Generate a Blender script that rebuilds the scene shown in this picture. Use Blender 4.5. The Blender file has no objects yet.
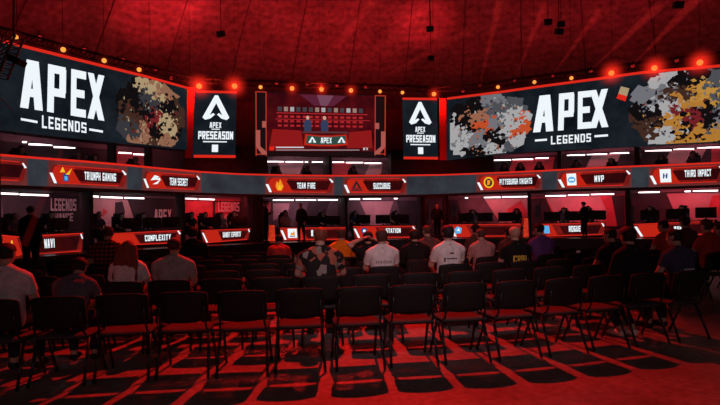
import bpy, bmesh, math, random
import numpy as np
from mathutils import Vector, Matrix

random.seed(7)
sc = bpy.context.scene
col = sc.collection
PI = math.pi

# ------------------------------------------------------------------ camera
F = 500.0
HC = 1.5
HY = 218.0
ROLL = 0.015
cam_d = bpy.data.cameras.new('camera')
cam = bpy.data.objects.new('camera', cam_d)
col.objects.link(cam)
cam.location = (0, 0, HC)
cam.rotation_euler = (PI / 2, ROLL, 0)
cam_d.sensor_width = 36
cam_d.lens = F / 720 * 36
cam_d.shift_y = (HY - 202.5) / 720
cam_d.clip_end = 200
sc.camera = cam
sc.view_settings.view_transform = 'Standard'
sc.view_settings.look = 'None'
try:
    sc.cycles.use_denoising = True
    sc.cycles.max_bounces = 5
    sc.cycles.volume_bounces = 0
except Exception:
    pass

CR, SR = math.cos(ROLL), math.sin(ROLL)
CX, CY = 3.0, 9.0          # centre of the round stage
R0 = 15.6                  # radius of the balcony front


def ray(px, py):
    ix, iy = px - 360.0, HY - py
    return (ix * CR + iy * SR) / F, (-ix * SR + iy * CR) / F


def P(px, py, D):
    a, b = ray(px, py)
    return Vector((a * D, D, HC + b * D))


def ring(px, py, r):
    """where the sight line of the surveyed point meets the stage's round wall of radius r"""
    a, b = ray(px, py)
    A = a * a + 1
    B = -2 * (a * CX + CY)
    C = CX * CX + CY * CY - r * r
    t = (-B + math.sqrt(B * B - 4 * A * C)) / (2 * A)
    return Vector((a * t, t, HC + b * t))


def ang(px, r=R0):
    p = ring(px, HY, r)
    return math.atan2(p.x - CX, p.y - CY)


def pol(r, a, z):
    return Vector((CX + r * math.sin(a), CY + r * math.cos(a), z))


def outward(p, d):
    v = Vector((p.x - CX, p.y - CY, 0)).normalized()
    return p + v * d


# ------------------------------------------------------------------ materials
MATS = {}


def nodes(m):
    m.use_nodes = True
    nt = m.node_tree
    nt.nodes.clear()
    return nt, nt.nodes.new('ShaderNodeOutputMaterial')


def mat(name, c, rough=0.6, metal=0.0, noise=0.0, nscale=8.0, spec=0.4):
    if name in MATS:
        return MATS[name]
    m = bpy.data.materials.new(name)
    nt, out = nodes(m)
    b = nt.nodes.new('ShaderNodeBsdfPrincipled')
    b.inputs['Roughness'].default_value = rough
    b.inputs['Metallic'].default_value = metal
    b.inputs['Specular IOR Level'].default_value = spec
    b.inputs['Base Color'].default_value = (*c, 1)
    if noise:
        tc = nt.nodes.new('ShaderNodeTexCoord')
        n = nt.nodes.new('ShaderNodeTexNoise')
        n.inputs['Scale'].default_value = nscale
        n.inputs['Detail'].default_value = 4
        r = nt.nodes.new('ShaderNodeValToRGB')
        r.color_ramp.elements[0].position = 0.3
        r.color_ramp.elements[1].position = 0.7
        r.color_ramp.elements[0].color = (*[x * (1 - noise) for x in c], 1)
        r.color_ramp.elements[1].color = (*[min(1, x * (1 + noise)) for x in c], 1)
        nt.links.new(tc.outputs['Object'], n.inputs['Vector'])
        nt.links.new(n.outputs['Fac'], r.inputs['Fac'])
        nt.links.new(r.outputs['Color'], b.inputs['Base Color'])
    nt.links.new(b.outputs[0], out.inputs['Surface'])
    MATS[name] = m
    return m


def emat(name, c, s=1.0, c2=None, nscale=1.0, lo=0.35, hi=0.65):
    if name in MATS:
        return MATS[name]
    if name.startswith('art_'): s *= .72
    m = bpy.data.materials.new(name)
    nt, out = nodes(m)
    e = nt.nodes.new('ShaderNodeEmission')
    e.inputs['Color'].default_value = (*c, 1)
    e.inputs['Strength'].default_value = s
    if c2:
        tc = nt.nodes.new('ShaderNodeTexCoord')
        n = nt.nodes.new('ShaderNodeTexNoise')
        n.inputs['Scale'].default_value = nscale
        n.inputs['Detail'].default_value = 6
        n.inputs['Roughness'].default_value = 0.65
        r = nt.nodes.new('ShaderNodeValToRGB')
        r.color_ramp.elements[0].position = lo
        r.color_ramp.elements[1].position = hi
        r.color_ramp.elements[0].color = (*c, 1)
        r.color_ramp.elements[1].color = (*c2, 1)
        nt.links.new(tc.outputs['Object'], n.inputs['Vector'])
        nt.links.new(n.outputs['Fac'], r.inputs['Fac'])
        nt.links.new(r.outputs['Color'], e.inputs['Color'])
    nt.links.new(e.outputs[0], out.inputs['Surface'])
    MATS[name] = m
    return m


def cloth(name, c, **k):
    return mat('cloth_' + name, c, rough=0.85, noise=k.pop('noise', 0.15), nscale=k.pop('nscale', 25), spec=0.15, **k)


def plaid_mat():
    m = bpy.data.materials.new('cloth_plaid')
    nt, out = nodes(m)
    b = nt.nodes.new('ShaderNodeBsdfPrincipled')
    b.inputs['Roughness'].default_value = 0.9
    tc = nt.nodes.new('ShaderNodeTexCoord')
    w1 = nt.nodes.new('ShaderNodeTexWave'); w1.bands_direction = 'X'; w1.inputs['Scale'].default_value = 5
    w2 = nt.nodes.new('ShaderNodeTexWave'); w2.bands_direction = 'Z'; w2.inputs['Scale'].default_value = 5
    mul = nt.nodes.new('ShaderNodeMath'); mul.operation = 'MULTIPLY'
    r = nt.nodes.new('ShaderNodeValToRGB')
    r.color_ramp.elements[0].color = (0.02, 0.004, 0.006, 1)
    r.color_ramp.elements[1].color = (0.55, 0.05, 0.04, 1)
    nt.links.new(tc.outputs['Object'], w1.inputs['Vector'])
    nt.links.new(tc.outputs['Object'], w2.inputs['Vector'])
    nt.links.new(w1.outputs['Fac'], mul.inputs[0]); nt.links.new(w2.outputs['Fac'], mul.inputs[1])
    nt.links.new(mul.outputs[0], r.inputs['Fac'])
    nt.links.new(r.outputs['Color'], b.inputs['Base Color'])
    nt.links.new(b.outputs[0], out.inputs['Surface'])
    return m


def floral_mat():
    m = bpy.data.materials.new('cloth_floral')
    nt, out = nodes(m)
    b = nt.nodes.new('ShaderNodeBsdfPrincipled')
    b.inputs['Roughness'].default_value = 0.9
    tc = nt.nodes.new('ShaderNodeTexCoord')
    v = nt.nodes.new('ShaderNodeTexVoronoi'); v.inputs['Scale'].default_value = 13
    r = nt.nodes.new('ShaderNodeValToRGB'); r.color_ramp.interpolation = 'CONSTANT'
    cr = r.color_ramp
    cr.elements[0].color = (0.012, 0.01, 0.012, 1)
    cr.elements[1].position = 0.45; cr.elements[1].color = (0.3, 0.26, 0.25, 1)
    e = cr.elements.new(0.62); e.color = (0.02, 0.016, 0.018, 1)
    e = cr.elements.new(0.8); e.color = (0.42, 0.13, 0.08, 1)
    nt.links.new(tc.outputs['Object'], v.inputs['Vector'])
    sep = nt.nodes.new('ShaderNodeSeparateColor')
    nt.links.new(v.outputs['Color'], sep.inputs[0])
    nt.links.new(sep.outputs[0], r.inputs['Fac'])
    nt.links.new(r.outputs['Color'], b.inputs['Base Color'])
    nt.links.new(b.outputs[0], out.inputs['Surface'])
    return m


M_black = mat('black_plastic', (0.012, 0.011, 0.012), 0.5)
M_metal = mat('dark_metal', (0.02, 0.018, 0.02), 0.4, 0.6)
M_truss = mat('truss_metal', (0.1, 0.07, 0.07), 0.4, 0.5)
M_rig = mat('rig_black', (0.014, 0.009, 0.01), 0.7)
M_seat = mat('chair_fabric', (0.05, 0.042, 0.044), 0.9, noise=0.3, nscale=60)
M_shell = mat('chair_back_fabric', (0.008, 0.007, 0.008), 0.75, noise=0.25, nscale=60)
M_tube = mat('chair_tube', (0.025, 0.023, 0.025), 0.32, 0.3)
M_white = emat('led_white', (0.86, 0.93, 0.97), 1.0)
M_whitedim = emat('led_white_dim', (0.75, 0.75, 0.8), 0.85)
M_tubelight = emat('tube_white', (1.0, 0.86, 0.88), 3.0)
M_led = emat('led_ground', (0.004, 0.006, 0.009), 1.0, (0.012, 0.017, 0.023), 0.8)
M_redline = emat('led_red', (1.0, 0.03, 0.015), 0.7)
M_redbright = emat('led_redbright', (1.0, 0.035, 0.014), 0.5)
M_reddark = emat('led_reddark', (0.055, 0.003, 0.003), 1.0, (0.02, 0.002, 0.003), 1.2)
M_redmid = emat('led_redmid', (0.26, 0.01, 0.008), 1.0, (0.11, 0.007, 0.007), 2.0)
M_signback = emat('led_signback', (0.17, 0.028, 0.026), 1.0, (0.1, 0.02, 0.02), 1.5)
M_teal = emat('led_teal', (0.038, 0.044, 0.056), 1.0, (0.024, 0.022, 0.03), 1.0)
M_orange = emat('logo_orange', (1.0, 0.32, 0.02), 0.9)
M_yellow = emat('logo_yellow', (1.0, 0.55, 0.03), 0.9)
M_navy = emat('logo_navy', (0.02, 0.05, 0.2), 1.0)
M_blue = emat('logo_blue', (0.1, 0.42, 0.8), 1.0)
M_ink = emat('logo_ink', (0.02, 0.015, 0.02), 1.0)
M_hot = emat('lamp_hot', (1.0, 0.24, 0.05), 1.3)
M_hotred = emat('lamp_hotred', (1.0, 0.17, 0.03), 1.5)
M_warm = emat('lamp_warm', (1.0, 0.36, 0.06), 1.15)
M_dim = emat('lamp_dim', (0.4, 0.012, 0.012), 1.0)
M_skin = mat('skin', (0.5, 0.3, 0.23), 0.6, noise=0.08)
M_hairblack = mat('hair_black', (0.012, 0.009, 0.009), 0.7)
M_hairbrown = mat('hair_brown', (0.07, 0.03, 0.02), 0.7, noise=0.4, nscale=50)
M_hairred = mat('hair_auburn', (0.2, 0.055, 0.03), 0.6, noise=0.5, nscale=60)
M_hairpale = mat('hair_pale', (0.5, 0.42, 0.36), 0.7, noise=0.2)
M_eye = mat('eye_dark', (0.02, 0.015, 0.015), 0.2)
M_lips = mat('lips', (0.35, 0.12, 0.1), 0.6)
M_jeans = cloth('jeans', (0.02, 0.022, 0.032))
M_dark = cloth('dark', (0.012, 0.011, 0.013))
M_shoeblack = mat('shoe_black', (0.015, 0.014, 0.015), 0.6)
M_shoewhite = mat('shoe_white', (0.8, 0.78, 0.78), 0.6, noise=0.06)


# ------------------------------------------------------------------ mesh builder
class MB:
    def __init__(self):
        self.v, self.f, self.m = [], [], []

    def face(self, pts, mi=0):
        b = len(self.v)
        self.v += [tuple(p) for p in pts]
        self.f.append(tuple(range(b, b + len(pts))))
        self.m.append(mi)

    def grid(self, rows, mi=0, close=False):
        n = len(rows[0])
        b = len(self.v)
        for r in rows:
            self.v += [tuple(p) for p in r]
        for i in range(len(rows) - 1):
            for j in range(n - 1 + (1 if close else 0)):
                k = (j + 1) % n
                self.f.append((b + i * n + j, b + i * n + k, b + (i + 1) * n + k, b + (i + 1) * n + j))
                self.m.append(mi)

    def tube(self, pts, r, n=8, mi=0, cap=True):
        pts = [Vector(p) for p in pts]
        rs = r if isinstance(r, (list, tuple)) else [r] * len(pts)
        rows = []
        up = None
        for i, p in enumerate(pts):
            d = (pts[min(i + 1, len(pts) - 1)] - pts[max(i - 1, 0)]).normalized()
            if up is None:
                up = d.orthogonal().normalized()
            a = (up - d * up.dot(d)).normalized()
            up = a
            b = d.cross(a)
            rows.append([p + (a * math.cos(t) + b * math.sin(t)) * rs[i] for t in [2 * PI * k / n for k in range(n)]])
        self.grid(rows, mi, True)
        if cap:
            self.face(list(reversed(rows[0])), mi)
            self.face(rows[-1], mi)

    def box(self, c, s, M=None, mi=0, bev=0.0):
        bm = bmesh.new()
        bmesh.ops.create_cube(bm, size=1)
        for v in bm.verts:
            v.co = Vector((v.co.x * s[0], v.co.y * s[1], v.co.z * s[2]))
        if bev:
            bmesh.ops.bevel(bm, geom=bm.edges[:], offset=bev, segments=2, affect='EDGES', profile=0.6)
        b = len(self.v)
        bm.verts.index_update()
        for v in bm.verts:
            p = v.co + Vector(c)
            if M:
                p = M @ p
            self.v.append(tuple(p))
        for f in bm.faces:
            self.f.append(tuple(b + v.index for v in f.verts))
            self.m.append(mi)
        bm.free()

    def ball(self, c, s, n=10, mi=0):
        rows = []
        for i in range(n + 1):
            t = PI * i / n
            t = min(max(t, 0.02), PI - 0.02)
            rows.append([Vector(c) + Vector((math.sin(t) * math.cos(2 * PI * k / (2 * n)) * s[0],
                                             math.sin(t) * math.sin(2 * PI * k / (2 * n)) * s[1],
                                             -math.cos(t) * s[2])) for k in range(2 * n)])
        self.grid(rows, mi, True)
        self.face(list(reversed(rows[0])), mi)
        self.face(rows[-1], mi)

    def mesh(self, name, mats, smooth=False):
        me = bpy.data.meshes.new(name)
        me.from_pydata(self.v, [], self.f)
        for m in (mats if isinstance(mats, (list, tuple)) else [mats]):
            me.materials.append(m)
        for p, i in zip(me.polygons, self.m):
            p.material_index = i
            p.use_smooth = smooth
        bm = bmesh.new(); bm.from_mesh(me)
        bmesh.ops.remove_doubles(bm, verts=bm.verts, dist=1e-5)
        bmesh.ops.recalc_face_normals(bm, faces=bm.faces)
        bm.to_mesh(me); bm.free()
        me.update()
        return me

    def build(self, name, mats, parent=None, smooth=False, flip=False):
        o = bpy.data.objects.new(name, self.mesh(name, mats, smooth))
        col.objects.link(o)
        if parent is not None:
            o.parent = parent
            o.matrix_parent_inverse = Matrix.Identity(4)
            if parent.type == 'EMPTY' and not parent.get('_local'):
                pass
        return o


def tag(o, label=None, cat=None, group=None, kind=None):
    if label: o['label'] = label
    if cat: o['category'] = cat
    if group: o['group'] = group
    if kind: o['kind'] = kind
    return o


def empty(name, loc=(0, 0, 0), rz=0.0):
    o = bpy.data.objects.new(name, None)
    col.objects.link(o)
    o.empty_display_size = 0.2
    o.location = loc
    o.rotation_euler = (0, 0, rz)
    return o


def thing(name, label, cat, loc=(0, 0, 0), rz=0.0, group=None):
    return tag(empty(name, loc, rz), label, cat, group)


SUBOF = {'lettering': ('display_panel', 'front_panel', 'name_field', 'board'), 'small_lettering': ('display_panel',), 'dash': ('display_panel',), 'emblem': ('display_panel',), 'small_logo': ('display_panel',),
         'printed_design': ('display_panel',), 'canister_design': ('display_panel',), 'team_logo': ('logo_block',), 'printed_shape': ('board',), 'print_lines': ('board',),
         'light_glow': ('picture_ground',), 'arena_tiers': ('picture_ground',), 'host_figure': ('picture_ground',), 'host_desk': ('picture_ground',), 'caption_bar': ('picture_ground',), 'floor_patch': ('picture_ground',)}


def wbuild(mb, name, mats, root, smooth=False, sub=None):
    """build a part given in world coordinates under an (unrotated or rotated) root; sub: the part it is a piece of"""
    o = mb.build(name, mats, None, smooth)
    inv = (Matrix.Translation(root.location) @ Matrix.Rotation(root.rotation_euler.z, 4, 'Z')).inverted()
    o.data.transform(inv)
    if sub is None:
        for host in SUBOF.get(name, ()):
            for c in root.children:
                if c.name.split('.')[0] == host: sub = c
    o.parent = sub or root
    return o


KIDS = {}


def dup(root, loc, rz=0.0, label=None, group=None, scale=1.0):
    r = root.copy()
    col.objects.link(r)
    r.location = loc
    r.rotation_euler = (0, 0, rz)
    r.scale = (scale,) * 3
    if label: r['label'] = label
    if group: r['group'] = group

    def rec(src, dst):
        for ch in KIDS.get(src.name) or [c for c in src.children]:
            c = ch.copy()
            col.objects.link(c)
            c.parent = dst
            rec(ch, c)
    rec(root, r)
    return r


def struct(name, mb, m, smooth=False):
    o = mb.build(name, m, None, smooth)
    o['kind'] = 'structure'
    return o


# ------------------------------------------------------------------ surveyed faces on the round stage
class Quad:
    """a face standing on the round stage: four surveyed corners (or columns x,top,bottom) at a radius"""
    def __init__(self, r, tl=None, tr=None, br=None, bl=None, cols=None):
        self.r = r
        if cols:
            self.cols = cols
        else:
            self.cols = None
            self.c = (tl, tr, br, bl)

    def px(self, u, v):
        if self.cols:
            n = len(self.cols)
            x0, x1 = self.cols[0][0], self.cols[-1][0]
            x = x0 + (x1 - x0) * u
            k = 0
            while k < n - 2 and x > self.cols[k + 1][0]:
                k += 1
            a, b = self.cols[k], self.cols[k + 1]
            t = (x - a[0]) / (b[0] - a[0])
            yt = a[1] + (b[1] - a[1]) * t
            yb = a[2] + (b[2] - a[2]) * t
            return x, yb + (yt - yb) * v
        tl, tr, br, bl = self.c
        xt, yt = tl[0] + (tr[0] - tl[0]) * u, tl[1] + (tr[1] - tl[1]) * u
        xb, yb = bl[0] + (br[0] - bl[0]) * u, bl[1] + (br[1] - bl[1]) * u
        return xb + (xt - xb) * v, yb + (yt - yb) * v

    def __call__(self, u, v, d=0.0):
        x, y = self.px(u, v)
        return outward(ring(x, y, self.r), -d)      # d: towards the audience

    def sub(self, u0, v0, u1, v1):
        q = Quad(self.r)
        q.cols = None
        q.c = (self.px(u0, v1), self.px(u1, v1), self.px(u1, v0), self.px(u0, v0))
        return q

    def slab(self, mb, u0=0, v0=0, u1=1, v1=1, d=0.0, t=0.04, n=6, mi=0):
        fr = [[self(u0 + (u1 - u0) * i / n, v, d) for i in range(n + 1)] for v in (v0, v1)]
        bk = [[self(u0 + (u1 - u0) * i / n, v, d - t) for i in range(n + 1)] for v in (v0, v1)]
        mb.grid([fr[0], fr[1], bk[1], bk[0], fr[0]], mi)
        for i in (0, n):
            mb.face([fr[0][i], fr[1][i], bk[1][i], bk[0][i]], mi)

    def poly(self, mb, pts, d=0.01, mi=0):
        u0, u1 = min(p[0] for p in pts), max(p[0] for p in pts)
        wid = (self(u0, .5) - self(u1, .5)).length
        n = max(1, int(math.ceil(wid / .3)))
        for k in range(n):
            a, b = u0 + (u1 - u0) * k / n, u0 + (u1 - u0) * (k + 1) / n
            pp = pts
            for lim, sg in ((a, 1), (b, -1)):
                out = []
                for i in range(len(pp)):
                    p, q = pp[i], pp[(i + 1) % len(pp)]
                    ip, iq = sg * (p[0] - lim) >= -1e-9, sg * (q[0] - lim) >= -1e-9
                    if ip: out.append(p)
                    if ip != iq:
                        t = (lim - p[0]) / (q[0] - p[0])
                        out.append((lim, p[1] + (q[1] - p[1]) * t))
                pp = out
                if len(pp) < 3: break
            cl = []
            for p in pp:
                if not cl or abs(p[0] - cl[-1][0]) + abs(p[1] - cl[-1][1]) > 1e-7: cl.append(p)
            if len(cl) > 2 and abs(cl[0][0] - cl[-1][0]) + abs(cl[0][1] - cl[-1][1]) < 1e-7: cl.pop()
            if len(cl) > 2: mb.face([self(u, v, d) for u, v in cl], mi)

    def disc(self, mb, u, v, ru, rv, d=0.01, mi=0, n=16):
        self.poly(mb, [(u + ru * math.cos(2 * PI * k / n), v + rv * math.sin(2 * PI * k / n)) for k in range(n)], d, mi)

    def disc_flat(self, mb, u, v, ru, rv, d=0.01, mi=0, n=16):
        mb.face([self(u + ru * math.cos(2 * PI * k / n), v + rv * math.sin(2 * PI * k / n), d) for k in range(n)], mi)


# block letters: centre-line strokes in a unit box
GL = {
    'A': [(0, 0, .36, 1), (.36, 1, .64, 1), (.64, 1, 1, 0), (.2, .3, .8, .3)],
    'B': [(0, 0, 0, 1), (0, 1, .9, 1), (0, .5, .9, .5), (0, 0, .9, 0), (1, .08, 1, .45), (1, .55, 1, .92)],
    'C': [(0, 0, 0, 1), (0, 1, 1, 1), (0, 0, 1, 0), (1, 0, 1, .3), (1, .7, 1, 1)],
    'D': [(0, 0, 0, 1), (0, 1, .85, 1), (0, 0, .85, 0), (1, .08, 1, .92)],
    'E': [(0, 0, 0, 1), (0, 1, 1, 1), (0, .5, .85, .5), (0, 0, 1, 0)],
    'F': [(0, 0, 0, 1), (0, 1, 1, 1), (0, .5, .85, .5)],
    'G': [(0, 0, 0, 1), (0, 1, 1, 1), (0, 0, 1, 0), (1, 0, 1, .45), (.55, .45, 1, .45), (1, .75, 1, 1)],
    'H': [(0, 0, 0, 1), (1, 0, 1, 1), (0, .5, 1, .5)],
    'I': [(.5, 0, .5, 1)],
    'K': [(0, 0, 0, 1), (.1, .5, 1, 1), (.1, .5, 1, 0)],
    'L': [(0, 0, 0, 1), (0, 0, 1, 0)],
    'M': [(0, 0, 0, 1), (1, 0, 1, 1), (0, 1, .5, .3), (.5, .3, 1, 1)],
    'N': [(0, 0, 0, 1), (1, 0, 1, 1), (0, 1, 1, 0)],
    'O': [(0, 0, 0, 1), (1, 0, 1, 1), (0, 1, 1, 1), (0, 0, 1, 0)],
    'P': [(0, 0, 0, 1), (0, 1, .95, 1), (1, .45, 1, .95), (0, .42, .95, .42)],
    'R': [(0, 0, 0, 1), (0, 1, .95, 1), (1, .5, 1, .95), (0, .45, .95, .45), (.4, .45, 1, 0)],
    'S': [(0, .5, 0, 1), (0, 1, 1, 1), (0, .5, 1, .5), (1, 0, 1, .5), (0, 0, 1, 0), (1, .78, 1, 1), (0, 0, 0, .22)],
    'T': [(.5, 0, .5, 1), (0, 1, 1, 1)],
    'U': [(0, 0, 0, 1), (1, 0, 1, 1), (0, 0, 1, 0)],
    'V': [(0, 1, .5, 0), (.5, 0, 1, 1)],
    'X': [(0, 1, 1, 0), (1, 1, 0, 0)],
    'Y': [(0, 1, .5, .45), (1, 1, .5, .45), (.5, 0, .5, .45)],
    '3': [(0, 1, 1, 1), (.2, .5, 1, .5), (0, 0, 1, 0), (1, 0, 1, 1)],
}


def letters(mb, q, text, u0, v0, u1, v1, wt=0.34, gap=0.22, hs=None, d=0.012, mi=0):
    """wt: stroke as share of the letter width; hs: bar thickness as share of the height"""
    n = len(text)
    adv = sum(0.55 if c == 'I' else (0.6 if c == ' ' else 1.0) for c in text) + gap * (n - 1)
    w = (u1 - u0) / adv
    h = v1 - v0
    hs = hs or 0.17
    x = u0
    for c in text:
        cw = w * (0.55 if c == 'I' else (0.6 if c == ' ' else 1.0))
        t = w * wt
        for (a, b, c2, e) in GL.get(c, []):
            X0, X1 = x + t / 2 + a * (cw - t), x + t / 2 + c2 * (cw - t)
            Y0, Y1 = v0 + b * h, v0 + e * h
            if abs(e - b) < 1e-6:                     # bar
                th = hs * h
                yc = v0 + th / 2 + b * (h - th)
                q.poly(mb, [(X0 - t / 2, yc - th / 2), (X1 + t / 2, yc - th / 2), (X1 + t / 2, yc + th / 2), (X0 - t / 2, yc + th / 2)], d, mi)
            else:
                q.poly(mb, [(X0 - t / 2, Y0), (X0 + t / 2, Y0), (X1 + t / 2, Y1), (X1 - t / 2, Y1)], d, mi)
        x += cw + gap * w


def emblem(mb, q, u0, v0, u1, v1, d=0.012, mi=0):
    L = [(0, .1), (.44, 1), (.5, 1), (.5, .68), (.27, .2), (.40, .28), (.46, .22), (.3, .06), (.1, 0)]
    for s in (0, 1):
        pts = [((x if not s else 1 - x), y) for x, y in L]
        parts = [[pts[0], pts[1], pts[2], pts[3], pts[4], pts[8]], [pts[8], pts[4], pts[5], pts[6], pts[7]]]
        for pp in parts:
            q.poly(mb, [(u0 + x * (u1 - u0), v0 + y * (v1 - v0)) for x, y in pp], d, mi)


def shards(mb, q, cu, cv, ru, rv, n, centres, seed, d=0.006, smin=.035, smax=.24):
    """abstract broken shapes in flat colours, the ground of a printed design; centres: (x, y, colour)"""
    rnd = random.Random(seed)
    for k in range(n):
        a, s = rnd.random() * 2 * PI, math.sqrt(rnd.random())
        x, y = s * math.cos(a), s * math.sin(a)
        z = smin + (smax - smin) * (1 - k / n) ** 1.5 + .04 * rnd.random()
        xx, yy = x + rnd.gauss(0, .1), y + rnd.gauss(0, .1)
        ci = min(centres, key=lambda c: (c[0] - xx) ** 2 + (c[1] - yy) ** 2)[2]
        m = rnd.choice([4, 5, 5, 6])
        ph = rnd.random() * 6
        pts = []
        for i in range(m):
            t = ph + 2 * PI * i / m + rnd.uniform(-.3, .3)
            rr = z * rnd.uniform(.6, 1.15)
            pts.append((min(.99, max(.01, cu + ru * (x + rr * math.cos(t)))), min(.96, max(.015, cv + rv * (y + rr * math.sin(t))))))
        q.poly(mb, pts, d + 0.00006 * k, ci)
    nm = max(c[2] for c in centres) + 1
    for k in range(n // 4):
        a, s = rnd.random() * 2 * PI, math.sqrt(rnd.random()) * .95
        x, y = s * math.cos(a), s * math.sin(a)
        ph, z = rnd.random() * 6, rnd.uniform(.015, .04)
        ci = min(centres, key=lambda c: (c[0] - x) ** 2 + (c[1] - y) ** 2)[2]
        ci = rnd.choice([ci, 3, 3 if n < 400 else 6, rnd.randrange(nm)])
        q.poly(mb, [(min(.99, max(.01, cu + ru * (x + z * math.cos(ph + t)))), min(.96, max(.015, cv + rv * (y + 1.6 * z * math.sin(ph + t))))) for t in (0, 1.8, 3.6)], d + .00006 * n + 0.00003 * k, ci)


CEN_L = [(-.75, .5, 0), (-.6, -.15, 1), (0, .85, 6), (.3, .75, 2), (0, .35, 4), (.55, .35, 0), (-.2, .1, 0), (.05, -.1, 3), (-.2, -.65, 2), (.45, -.6, 2), (.5, -.2, 6), (.9, -.6, 0), (.15, -.4, 0), (-.75, -.45, 4), (.85, .2, 1), (.2, -.85, 1)]
CEN_M = [(-.8, 0, 0), (-.9, -.5, 0), (-.3, .8, 3), (.0, .85, 2), (-.15, .4, 6), (.15, .5, 4), (-.1, 0, 5), (-.35, -.3, 2), (-.55, .2, 3), (.5, -.25, 0), (.25, -.3, 3), (.6, .25, 0), (.92, -.15, 5), (.85, .75, 4), (-.2, -.8, 3), (.15, -.75, 0), (.55, -.7, 4), (.8, -.6, 0), (.35, .1, 2)]
CEN_R = [(-.35, .88, 2), (-.05, .75, 6), (-.2, .6, 5), (-.45, .15, 2), (-.5, .35, 3), (.1, .2, 0), (.35, .4, 7), (-.25, -.3, 0), (.1, -.1, 8), (.7, .1, 4), (.5, -.1, 6), (-.35, -.65, 2), (-.1, -.9, 0), (.3, -.75, 0), (.85, -.3, 3), (.0, -.55, 6), (-.75, -.5, 5), (.75, .55, 4), (-.6, -.1, 6), (.9, -.7, 4)]


# ================================================================== SETTING
RO = 25.0
mb = MB()
N = 96
rim = [pol(RO, 2 * PI * k / N, 0) for k in range(N)]
mb.face(rim)


def floor_mat():
    m = bpy.data.materials.new('polished_concrete')
    nt, out = nodes(m)
    b = nt.nodes.new('ShaderNodeBsdfPrincipled')
    tc = nt.nodes.new('ShaderNodeTexCoord')
    n = nt.nodes.new('ShaderNodeTexNoise'); n.inputs['Scale'].default_value = 1.4; n.inputs['Detail'].default_value = 8; n.inputs['Roughness'].default_value = .65
    n2 = nt.nodes.new('ShaderNodeTexNoise'); n2.inputs['Scale'].default_value = 14; n2.inputs['Detail'].default_value = 4
    mx = nt.nodes.new('ShaderNodeMath'); mx.operation = 'MULTIPLY'
    r = nt.nodes.new('ShaderNodeValToRGB')
    r.color_ramp.elements[0].position = .12; r.color_ramp.elements[0].color = (0.12, 0.1, 0.1, 1)
    r.color_ramp.elements[1].position = .42; r.color_ramp.elements[1].color = (0.3, 0.27, 0.27, 1)
    rr = nt.nodes.new('ShaderNodeMapRange'); rr.inputs['To Min'].default_value = .38; rr.inputs['To Max'].default_value = .6
    nt.links.new(tc.outputs['Object'], n.inputs['Vector']); nt.links.new(tc.outputs['Object'], n2.inputs['Vector'])
    nt.links.new(n.outputs['Fac'], mx.inputs[0]); nt.links.new(n2.outputs['Fac'], mx.inputs[1])
    nt.links.new(mx.outputs[0], r.inputs['Fac']); nt.links.new(r.outputs['Color'], b.inputs['Base Color'])
    nt.links.new(n.outputs['Fac'], rr.inputs['Value']); nt.links.new(rr.outputs['Result'], b.inputs['Roughness'])
    b.inputs['Specular IOR Level'].default_value = .25
    nt.links.new(b.outputs[0], out.inputs['Surface'])
    return m


struct('floor', mb, floor_mat())


def dome_mat():
    m = bpy.data.materials.new('dome_lining')
    nt, out = nodes(m)
    b = nt.nodes.new('ShaderNodeBsdfPrincipled')
    b.inputs['Roughness'].default_value = .9
    tc = nt.nodes.new('ShaderNodeTexCoord')
    n = nt.nodes.new('ShaderNodeTexNoise'); n.inputs['Scale'].default_value = .35; n.inputs['Detail'].default_value = 7; n.inputs['Roughness'].default_value = .7
    n2 = nt.nodes.new('ShaderNodeTexNoise'); n2.inputs['Scale'].default_value = 3.5; n2.inputs['Detail'].default_value = 5
    wv = nt.nodes.new('ShaderNodeTexWave'); wv.bands_direction = 'Z'; wv.inputs['Scale'].default_value = 1.1; wv.inputs['Distortion'].default_value = .6
    a1 = nt.nodes.new('ShaderNodeMath'); a1.operation = 'MULTIPLY'
    a2 = nt.nodes.new('ShaderNodeMath'); a2.operation = 'MULTIPLY_ADD'; a2.inputs[1].default_value = .04
    r = nt.nodes.new('ShaderNodeValToRGB')
    r.color_ramp.elements[0].position = .1; r.color_ramp.elements[0].color = (0.1, 0.08, 0.08, 1)
    r.color_ramp.elements[1].position = .42; r.color_ramp.elements[1].color = (0.42, 0.35, 0.35, 1)
    for t in (n, n2, wv):
        nt.links.new(tc.outputs['Object'], t.inputs['Vector'])
    nt.links.new(n.outputs['Fac'], a1.inputs[0]); nt.links.new(n2.outputs['Fac'], a1.inputs[1])
    nt.links.new(wv.outputs['Fac'], a2.inputs[0]); nt.links.new(a1.outputs[0], a2.inputs[2])
    nt.links.new(a2.outputs[0], r.inputs['Fac']); nt.links.new(r.outputs['Color'], b.inputs['Base Color'])
    nt.links.new(b.outputs[0], out.inputs['Surface'])
    return m


DZ0, DZ1 = 8.5, 18.0


def dome(r):
    return DZ0 + (DZ1 - DZ0) * (1 - (r / RO) ** 2)


mb = MB()
rows = []
for i in range(15):
    r = RO * (1 - i / 14)
    r = max(r, .05)
    rows.append([pol(r, 2 * PI * k / N, dome(r)) for k in range(N)])
mb.grid(rows, 0, True)
struct('ceiling', mb, dome_mat(), True)

mb = MB()
for k in range(40):                       # radial seams under the dome lining
    a = 2 * PI * k / 40
    mb.tube([pol(RO * (1 - i / 14), a, dome(RO * (1 - i / 14)) - .04) for i in range(13)], .035, 5)
struct('trim_1', mb, mat('dome_rib', (.14, .1, .1), .8))

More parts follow.
